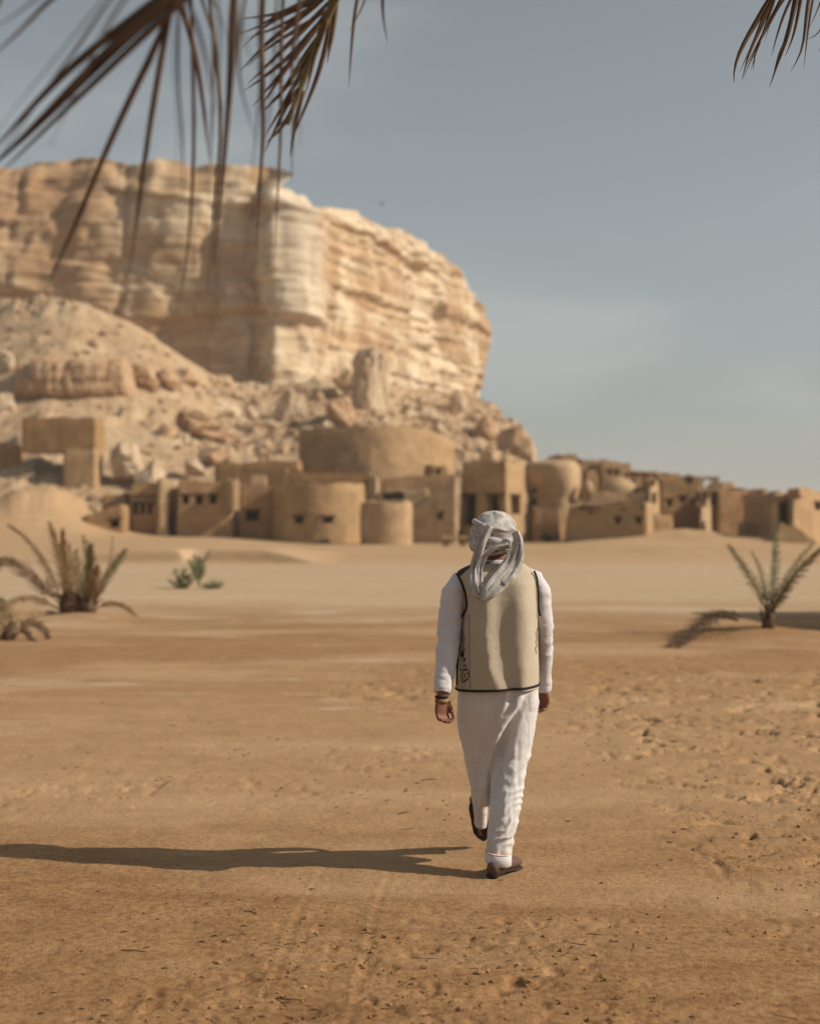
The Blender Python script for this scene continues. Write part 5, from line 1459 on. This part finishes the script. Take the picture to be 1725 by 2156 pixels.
# right cuff turned back, pinched wrist
shirt = obj('shirt', sv, sf, M_white, man)
for (arm, k_) in ((SL, 0), (SR, 1)):
    e = arm[-1]; e0 = arm[-2]
    c1_, c0_ = pv(e[0], e[1] + 1, e[3]), ap(e0)
    d_ = (c1_ - c0_) / np.linalg.norm(c1_ - c0_)
    q0 = c1_ - d_ * 0.052
    v_, f_ = tube([q0, q0 + d_ * 0.003, c1_ - d_ * 0.002, c1_ + d_ * 0.004, c1_ + d_ * 0.002], [e0[2] * 1.02, e0[2] * 1.07, e[2] * 1.06, e[2] * 1.03, e[2] * 0.80], 26)
    v_ = np.array(v_); v_ = v_ + 0.003 * np.stack([fbm(v_[:, 0] * 30, v_[:, 1] * 30, v_[:, 2] * 18, octv=2, seed=405 + s_) for s_ in range(3)], 1)
    obj('cuff', v_, f_, M_white, shirt)
# --- wristwatch on the left wrist
ww_ = thing('wristwatch', WL, 'dark wristwatch and tan strap on the left wrist of the walking man', 'watch')
bpy.data.objects.remove(ww_)
v_, f_ = tube([WL + np.array([0, 0, q]) for q in (.010, .0085, -.0015, -.003)], [(.029, .023), (.0325, .0262), (.0325, .0262), (.029, .023)], 24)
watch = obj('wristwatch', v_, f_, M_strap, man)
v_, f_ = tube([WL + np.array([0, 0, q]) for q in (-.006, -.0075, -.022, -.0235)], [(.030, .024), (.033, .0265), (.033, .0265), (.030, .024)], 24)
obj('strap', v_, f_, M_tanstrap, watch)

# --- trousers
tp2 = []
prw = []
for yv, c, rx, ry in ((1395, 1046, .172, .138), (1425, 1046, .190, .150), (1445, 1046, .196, .154), (1475, 1046, .200, .150), (1510, 1045, .197, .142), (1540, 1044, .186, .130), (1570, 1042, .166, .116), (1600, 1040, .149, .112), (1635, 1041, .134, .106), (1665, 1043, .121, .098), (1688, 1046, .108, .085), (1700, 1048, .09, .06)):
    prw.append((mz(yv), mx(c), YB + float(np.interp(yv, [1480, 1560, 1640, 1700], [0, .03, .08, .08])), rx, ry))
tp2.append(hrings(prw, 44, 2.4))
TR = [(1094, 1470, .092, .115, 0), (1085, 1540, .092, .112, -.01), (1074, 1600, .086, .102, -.03), (1066, 1660, .080, .092, -.07), (1060, 1710, .074, .082, -.11), (1053, 1760, .064, .070, -.15), (1049, 1795, .058, .062, -.18), (1048, 1818, .060, .062, -.19)]
TL2 = [(1000, 1470, .090, .115, 0), (1004, 1540, .086, .108, .06), (1008, 1600, .072, .096, .16), (1011, 1645, .054, .080, .22), (1010, 1690, .040, .060, .27), (1011, 1718, .034, .048, .29), (1012, 1740, .030, .042, .30)]
tp2.append(tube([pv(x, y_, YB + dy) for x, y_, a, b_, dy in TR], [(a, b_) for x, y_, a, b_, dy in TR], 28))
tp2.append(tube([pv(x, y_, YB + dy) for x, y_, a, b_, dy in TL2], [(a, b_) for x, y_, a, b_, dy in TL2], 28))
tv, tn_, tf = remeshed(tp2, 0.0065, 9)
xp_ = CX + F * tv[:, 0] / tv[:, 1]; yp_ = HY - (tv[:, 2] - CAM_H) / tv[:, 1] * F
back_ = sst(0.25, -0.35, tn_[:, 1])
rl = sst(1035, 1050, xp_) * sst(1490, 1540, yp_)
# crosswise creases on the sunlit leg, long drapes elsewhere
ph = yp_ * 0.26 + xp_ * 0.16 + 9.0 * fbm(xp_ * 0.022, yp_ * 0.014, octv=2, seed=411)
cre = (1 - np.abs(np.sin(ph * 0.5)) * 1.35) * (0.35 + 0.9 * np.clip(vnoise(xp_ * 0.03, yp_ * 0.045, seed=412) + 0.35, 0, 1))
ank = np.exp(-((yp_ - 1765) / 40) ** 2)
long_ = fbm(xp_ * 0.055, yp_ * 0.009, tv[:, 1] * 6, octv=3, seed=413)
fine_ = fbm(xp_ * 0.11 + yp_ * 0.05, yp_ * 0.10, tv[:, 1] * 20, octv=3, seed=414)
dd = rl * (0.0060 + 0.004 * ank) * cre * sst(1530, 1600, yp_) + 0.0095 * long_ + 0.0028 * fine_
# the long slanting fold that runs from the right hip into the fork, shadowed underneath
fl = np.interp(yp_, [1455, 1500, 1540, 1580, 1620, 1680], [1112, 1082, 1056, 1042, 1036, 1030])
q = xp_ - fl
fw = sst(1452, 1490, yp_) * (1 - sst(1640, 1720, yp_)) * back_
dd = dd + fw * (0.020 * np.exp(-((q + 9) / 11.0) ** 2) - 0.024 * np.exp(-((q - 9) / 10.0) ** 2))
fl2 = np.interp(yp_, [1445, 1480, 1520], [1074, 1064, 1050]); q2 = xp_ - fl2
dd = dd + sst(1442, 1455, yp_) * (1 - sst(1490, 1540, yp_)) * back_ * (0.012 * np.exp(-((q2 + 3) / 7) ** 2) - 0.010 * np.exp(-((q2 - 11) / 8) ** 2))
tv = tv + tn_ * dd[:, None]
trousers = obj('trousers', tv, tf, M_linen, man)
# turned-up hem with a salmon line of stitching
hc = pv(1048, 1816, YB - .19)
for (z0_, z1_, rr_, m_, nm) in ((0.000, 0.050, 1.06, M_white, 'hem_cuff'), (0.053, 0.057, 1.02, M_orange, 'hem_stitching')):
    rws_ = [(hc[2] + z0_, hc[0], hc[1], .058 * rr_, .060 * rr_), (hc[2] + z0_ + 0.002, hc[0], hc[1], .061 * rr_, .063 * rr_), (hc[2] + z1_ - 0.002, hc[0], hc[1], .0605 * rr_, .0625 * rr_), (hc[2] + z1_, hc[0], hc[1], .058 * rr_, .060 * rr_)]
    v_, f_ = hrings(rws_, 32, 2.2); v_ = np.array(v_)
    v_[:, 2] += -0.10 * (v_[:, 0] - hc[0]) + 0.10 * (v_[:, 1] - hc[1])
    obj(nm, v_, f_, m_, trousers)

# --- vest: beige back, black front yoke
NA, NZ = 96, 64
za = np.linspace(mz(1446), mz(1185), NZ)
V, mi = [], []
for z in za:
    a = np.linspace(0, 2 * np.pi, NA, endpoint=False)
    x, y_, _ = vest_pt(a, np.full(NA, z))
    wob_ = 0.003 * fbm(x * 14, y_ * 14, np.full(NA, z * 8), octv=3, seed=421)
    V += [(x[k], y_[k] - wob_[k] if y_[k] < YB else y_[k] + wob_[k], z) for k in range(NA)]
Fc = grid_faces(NZ, NA, True)
for f in Fc:
    c = np.mean([V[q] for q in f], 0)
    xq = CX + c[0] / PXM; yq = HY - (c[2] - CAM_H) / PXM
    front = c[1] > YB - 0.012
    yoke = (xq < 1006 and yq < 1216 and (yq < 1216 - 0.0 * xq) and (xq - 958) < (1218 - yq) * 1.25)
    mi.append(1 if (front or yoke) else 0)
vest = obj('vest', V, Fc, [M_vest, M_black], man, midx=mi)
def on_vest(pts, off=0.003):
    out = []
    for x, y_ in pts:
        X_, Z_ = mx(x), mz(y_)
        out.append((X_, float(vest_back(np.array([X_]), np.array([Z_]), off)[0]), Z_))
    return out
def sampled(pts, n=24):
    pts = np.array(pts, float); sl_ = np.concatenate([[0], np.cumsum(np.linalg.norm(np.diff(pts, axis=0), axis=1))])
    C = np.stack([np.interp(np.linspace(0, sl_[-1], n), sl_, pts[:, k]) for k in range(2)], 1)
    for _ in range(2): C[1:-1] = (C[:-2] + 2 * C[1:-1] + C[2:]) / 4
    return C
# hem binding goes all the way round
hp = []
for k in range(97):
    a = 2 * math.pi * k / 96
    x, y_, z = vest_pt(np.array([a]), np.array([mz(1444)]), 0.002)
    hp.append((x[0], y_[0], mz(1443.5) + 0.012 * (x[0] - mx(1046)) / 0.2))
v_, f_ = tube(hp, 0.0062, 7, hint=(0, 0, 1)); obj('hem_binding', v_, f_, M_trim, vest)
for pts in ([(960, 1206), (969, 1222), (977, 1245), (980, 1268), (978, 1284), (970, 1296)], [(1121, 1200), (1127, 1215), (1129.5, 1240), (1130, 1265), (1131, 1282), (1134, 1294)]):
    c = on_vest(sampled(pts), 0.010)
    c = [(x, min(y_, YB - 0.062), z) for x, y_, z in c]
    v_, f_ = tube(c, 0.0055, 7); obj('armhole_binding', v_, f_, M_trim, vest)
# dark side seam and embroidered scrolls on the left side panel
c = on_vest(sampled([(969, 1300), (965, 1350), (962.5, 1400), (961.5, 1440)]), 0.004); c = [(x - 0.001, min(y_, YB - .02), z) for x, y_, z in c]
v_, f_ = tube(c, 0.007, 7); obj('side_seam', v_, f_, M_trim, vest)
c = on_vest(sampled([(985, 1290), (985, 1340), (985.5, 1400), (987, 1441)]), 0.0005); v_, f_ = tube(c, 0.0014, 5); obj('panel_seam', v_, f_, M_shoe, vest)
def scroll(cx, cy, r0, turns, a0, sgn=1):
    return [(cx + r0 * (1 - 0.8 * t) * math.cos(a0 + sgn * t * turns * 6.28) * 0.72, cy + r0 * (1 - 0.8 * t) * math.sin(a0 + sgn * t * turns * 6.28)) for t in np.linspace(0, 1, 26)]
for pts in (scroll(974, 1418, 10, 1.3, 0.5), scroll(976, 1398, 7, 1.1, 2.2, -1), scroll(982, 1410, 6, 1.0, 4.0), [(968, 1428), (974, 1432), (981, 1424), (985, 1412)], [(970, 1345), (975, 1352), (972, 1360), (977, 1366)],
            [(970, 1322), (974, 1330), (971, 1338)], scroll(975, 1340, 5, 1.0, 1.0), [(972, 1386), (978, 1380), (974, 1390)], [(966, 1404), (972, 1408), (980, 1403)]):
    v_, f_ = tube(on_vest(sampled(pts, 26), 0.0015), 0.0022, 5); obj('embroidery', v_, f_, M_trim, vest)
p_ = on_vest([(973, 1373)], 0.001)[0]
v_, f_ = ellipsoid(p_, (.014, .006, .017), 14, 8); obj('button', v_, f_, M_trim, vest)
for pts in ([(1128, 1320), (1124, 1330), (1127, 1340), (1123, 1350)], [(1127, 1352), (1122, 1362), (1125, 1372)]):
    v_, f_ = tube(on_vest(sampled(pts, 18), 0.0015), 0.0022, 5); obj('embroidery', v_, f_, M_trim, vest)

# --- headscarf: wound cap, rolled band, hanging tails
cap_rows = []
for t in np.linspace(0, 1, 44):
    z = mz(1157) + t * (mz(1074.5) - mz(1157))
    k = (z - mz(1128)) / (mz(1074.5) - mz(1128))
    s_ = math.sqrt(max(0.0004, 1 - max(0, k) ** 2.3)) if k > 0 else 1 - 0.10 * k * k
    cap_rows.append((z, mx(1039 + 1.5 * k), YB + 0.028, 0.108 * s_, 0.122 * s_))
cv, cf = hrings(cap_rows, 88, 2.15)
cv = np.array(cv)
ca = np.arctan2(cv[:, 1] - (YB + .028), cv[:, 0] - mx(1039))
hz = (cv[:, 2] - mz(1128))
sw = hz * 30 + 1.5 * np.sin(ca * 1.0 + 0.6) + 1.0 * vnoise(ca * 1.6 + 9, hz * 14, seed=431)
rd = (1 - np.abs(np.sin(sw)) * 1.5) * 0.012 + 0.008 * fbm(cv[:, 0] * 30, cv[:, 1] * 30, cv[:, 2] * 30, octv=3, seed=432)
cv[:, 0] += np.cos(ca) * rd; cv[:, 1] += np.sin(ca) * rd
scarf = obj('headscarf', cv, cf, M_scarf, man)
def ring_roll(zc, tilt_x, tilt_y, rx, ry, r, seed, squash=1.0):
    pts, rr = [], []
    for k in range(57):
        a = 2 * math.pi * k / 56
        x, y_ = math.cos(a), math.sin(a)
        pts.append((mx(1040) + rx * x, YB + .028 + ry * y_, zc + tilt_x * x + tilt_y * y_ + 0.006 * math.sin(3 * a + seed)))
        q = r * (1 + 0.25 * math.sin(2 * a + seed * 2.1))
        rr.append((q * 0.75, q * squash))
    v_, f_ = tube(pts, rr, 12, hint=(0, 0, 1)); v_ = np.array(v_)
    v_ = v_ + 0.0035 * np.stack([fbm(v_[:, 0] * 26 + s_, v_[:, 1] * 26, v_[:, 2] * 60, octv=3, seed=seed + s_ + 440) for s_ in range(3)], 1)
    return v_, f_
for zc, tx_, ty_, rx, ry, r, sd, nm in ((mz(1137), 0.020, 0.030, .106, .120, .020, 1, 'rolled_band'), (mz(1122), -0.012, 0.038, .108, .121, .017, 2, 'rolled_band'), (mz(1108), -0.026, 0.022, .100, .114, .013, 3, 'rolled_band'), (mz(1148), 0.010, 0.034, .098, .110, .012, 4, 'rolled_band')):
    v_, f_ = ring_roll(zc, tx_, ty_, rx, ry, r, sd); obj(nm, v_, f_, M_scarf, scarf)
def tail(pts, seed, name='hanging_tail'):
    P_, rr = [], []
    for x, y_, w, hold in pts:
        X_, Z_ = mx(x), mz(y_)
        yb = float(vest_back(np.array([X_]), np.array([min(Z_, mz(1196))]), 0.016)[0])
        yh = YB + 0.028 - 0.132
        P_.append((X_, yb * (1 - hold) + yh * hold, Z_)); rr.append((w * 1.12 * PXM, 0.0095))
    P_ = np.array(P_); rr = np.array(rr)
    t = np.linspace(0, 1, 30); tl_ = np.linspace(0, 1, len(P_))
    C = np.stack([np.interp(t, tl_, P_[:, k]) for k in range(3)], 1); Rr = np.stack([np.interp(t, tl_, rr[:, k]) for k in range(2)], 1)
    for _ in range(3): C[1:-1] = (C[:-2] + 2 * C[1:-1] + C[2:]) / 4
    v_, f_ = tube(C, [tuple(q) for q in Rr], 30)
    v_ = np.array(v_)
    # gathers that run along the tail
    ang = np.tile(np.linspace(0, 2 * np.pi, 30, endpoint=False), 30); row = np.repeat(t, 30); wl_ = np.repeat(Rr[:, 0], 30)
    g_ = np.sin(np.cos(ang) * wl_ / PXM * 0.42 + row * 5 + seed) + 0.5 * np.sin(np.cos(ang) * wl_ / PXM * 0.9 - row * 4 + seed * 2)
    v_[:, 1] -= g_ * 0.0062
    v_ = v_ + 0.003 * np.stack([fbm(v_[:, 0] * 24, v_[:, 1] * 24, v_[:, 2] * 24, octv=3, seed=460 + seed + s_) for s_ in range(3)], 1)
    return obj(name, v_, f_, M_scarf, scarf)
tail([(1030, 1106, 6, 1), (1022, 1116, 9, 1), (1012, 1140, 10, .95), (1004, 1168, 10, .6), (998, 1196, 12, .1), (997, 1224, 16, 0), (1003, 1242, 13, 0), (1008, 1252, 5, 0)], 1)
tail([(1066, 1143, 5, 1), (1042, 1148, 6, 1), (1018, 1164, 6, .8), (1004, 1194, 7, .25), (1002, 1226, 11, 0), (1006, 1246, 8, 0)], 2)
tail([(1080, 1118, 7, .8), (1088, 1136, 9, .8), (1087, 1160, 11, .6), (1082, 1182, 15, .3), (1064, 1204, 19, 0), (1040, 1228, 17, 0), (1018, 1248, 12, 0), (1008, 1258, 5, 0)], 3)
tail([(1082, 1140, 6, 1), (1076, 1158, 7, .9), (1062, 1184, 8, .5), (1038, 1212, 10, .1), (1018, 1236, 10, 0), (1010, 1252, 5, 0)], 4)
tail([(1094, 1140, 3, .3), (1090, 1165, 7, .1), (1086, 1188, 9, 0), (1074, 1208, 9, 0), (1052, 1226, 7, 0)], 5)

# --- shoes
def shoe(pts, rads, up, m, sole_off, nm='shoe', flat=None):
    v_, f_ = tube(pts, rads, 20, hint=up); v_ = np.array(v_)
    if flat is not None: v_[:, 2] = np.maximum(v_[:, 2], flat)
    s = obj(nm, v_, f_, m, man)
    w_, g_ = tube([np.array(p) + np.array(sole_off) for p in pts], [(a * 1.10, 0.010) for a, b_ in rads], 20, hint=up); w_ = np.array(w_)
    if flat is not None: w_[:, 2] = np.clip(w_[:, 2], flat - 0.012, flat + 0.008)
    obj('sole', w_, g_, M_sole, s)
    return s
g0 = gz(FR0[0], FR0[1])
def fp(t, h): return FR0 + FRd * t + np.array([0, 0, g0 + h])
shoe([fp(-.048, .040), fp(-.038, .042), fp(0.0, .050), fp(.05, .052), fp(.10, .045), fp(.16, .036), fp(.21, .031), fp(.24, .028), fp(.252, .026)],
     [(.016, .020), (.029, .034), (.038, .044), (.040, .044), (.040, .036), (.044, .028), (.040, .023), (.026, .016), (.010, .008)], (0, 0, 1), M_shoe, (0, 0, -.030), flat=g0 + 0.012)
dl = (TL_ - HL) / np.linalg.norm(TL_ - HL)
upl = np.array([0.1, 1, 0.62]); upl -= dl * (upl @ dl); upl /= np.linalg.norm(upl)
lp = [HL + dl * (q * 0.262 - 0.01) + upl * (0.035 - 0.012 * q) for q in (0, .04, .18, .4, .6, .8, .93, 1.0)]
shoe(lp, [(.014, .018), (.027, .032), (.036, .042), (.037, .038), (.040, .030), (.040, .024), (.028, .018), (.010, .008)], upl, M_shoe, -upl * 0.030)

# ------------------------------------------------------------------ litter on the sand: clods, chips, twigs
rgn = np.random.RandomState(77)
cl = []
cv1, cf1 = boulder_mesh(310, 6, 0.2, 8)
CY = 4.4 + 12 * rgn.rand(4200) ** 1.6; CXx = rgn.uniform(-0.32, 0.32, 4200) * (CY + 0.4)
CDn = rough_mask(CXx, CY) * 0.8 + 0.9 * sst(0.1, 0.4, fbm(CXx * 0.7, CY * 0.7, octv=3, seed=55)) * (CY < 8) + 0.02
CZ = ground_z(CXx, CY)
for k in range(4200):
    Yg, Xg, dens, zg_ = CY[k], CXx[k], CDn[k], CZ[k]
    if rgn.rand() > dens: continue
    s_ = rgn.uniform(0.002, 0.008) * (1 + 1.2 * rgn.rand() ** 5)
    q = (cv1 * np.array([s_ * rgn.uniform(0.8, 1.8), s_, s_ * 0.7])) @ rotz(rgn.uniform(0, 6.28)).T
    cl.append((q + np.array([Xg, Yg, zg_ + s_ * 0.3]), cf1))
v_, f_ = join(cl)
tag(obj('clods', v_, f_, M_sand, smooth=False), 'small clods and crumbs of earth scattered on the trodden sand', 'clods', kind='stuff')
ch = []
for k in range(1100):
    Yg = 4.5 + 9 * rgn.rand() ** 1.5; Xg = rgn.uniform(-0.31, 0.31) * (Yg + 0.3)
    if float(fbm(np.array([Xg * 1.1]), np.array([Yg * 1.1]), octv=3, seed=88)[0]) < 0.10 + 0.25 * rgn.rand(): continue
    a = rgn.uniform(0, 6.28) if rgn.rand() < 0.4 else rgn.uniform(-0.35, 0.35)
    ln = rgn.uniform(0.006, 0.035) * (1 + (rgn.rand() < 0.06) * 3.0); r_ = rgn.uniform(0.001, 0.0034)
    d_ = np.array([math.cos(a), math.sin(a), 0]); p0 = np.array([Xg, Yg, gz(Xg, Yg) + r_ * 0.8]); p1 = p0 + d_ * ln
    p1[2] = gz(p1[0], p1[1]) + r_; pm = (p0 + p1) / 2 + np.array([-d_[1], d_[0], 0]) * ln * rgn.uniform(-0.15, 0.15) + np.array([0, 0, r_])
    ch.append(tube([p0, pm, p1], [r_ * 0.7, r_, r_ * 0.5], 5))
v_, f_ = join(ch)
tag(obj('twig_litter', v_, f_, M_debris, smooth=False), 'dark bits of dry twig and bark littered over the sand', 'litter', kind='stuff')

hb = obj('haze', *box(-13000, 13000, -420, 6500, -1.5, 75), M_trim, smooth=False)
hm, nd, lk, b = mat('haze_air'); nd.remove(b)
pvn = nd.new('ShaderNodeVolumePrincipled'); pvn.inputs['Color'].default_value = (0.9, 0.88, 0.85, 1); pvn.inputs['Density'].default_value = 0.0004
lk.new(pvn.outputs[0], [x for x in nd if x.type == 'OUTPUT_MATERIAL'][0].inputs['Volume'])
hb.data.materials.clear(); hb.data.materials.append(hm); tag(hb, 'thin pale dust haze over the plain', 'haze', kind='stuff')
bpy.context.view_layer.update()
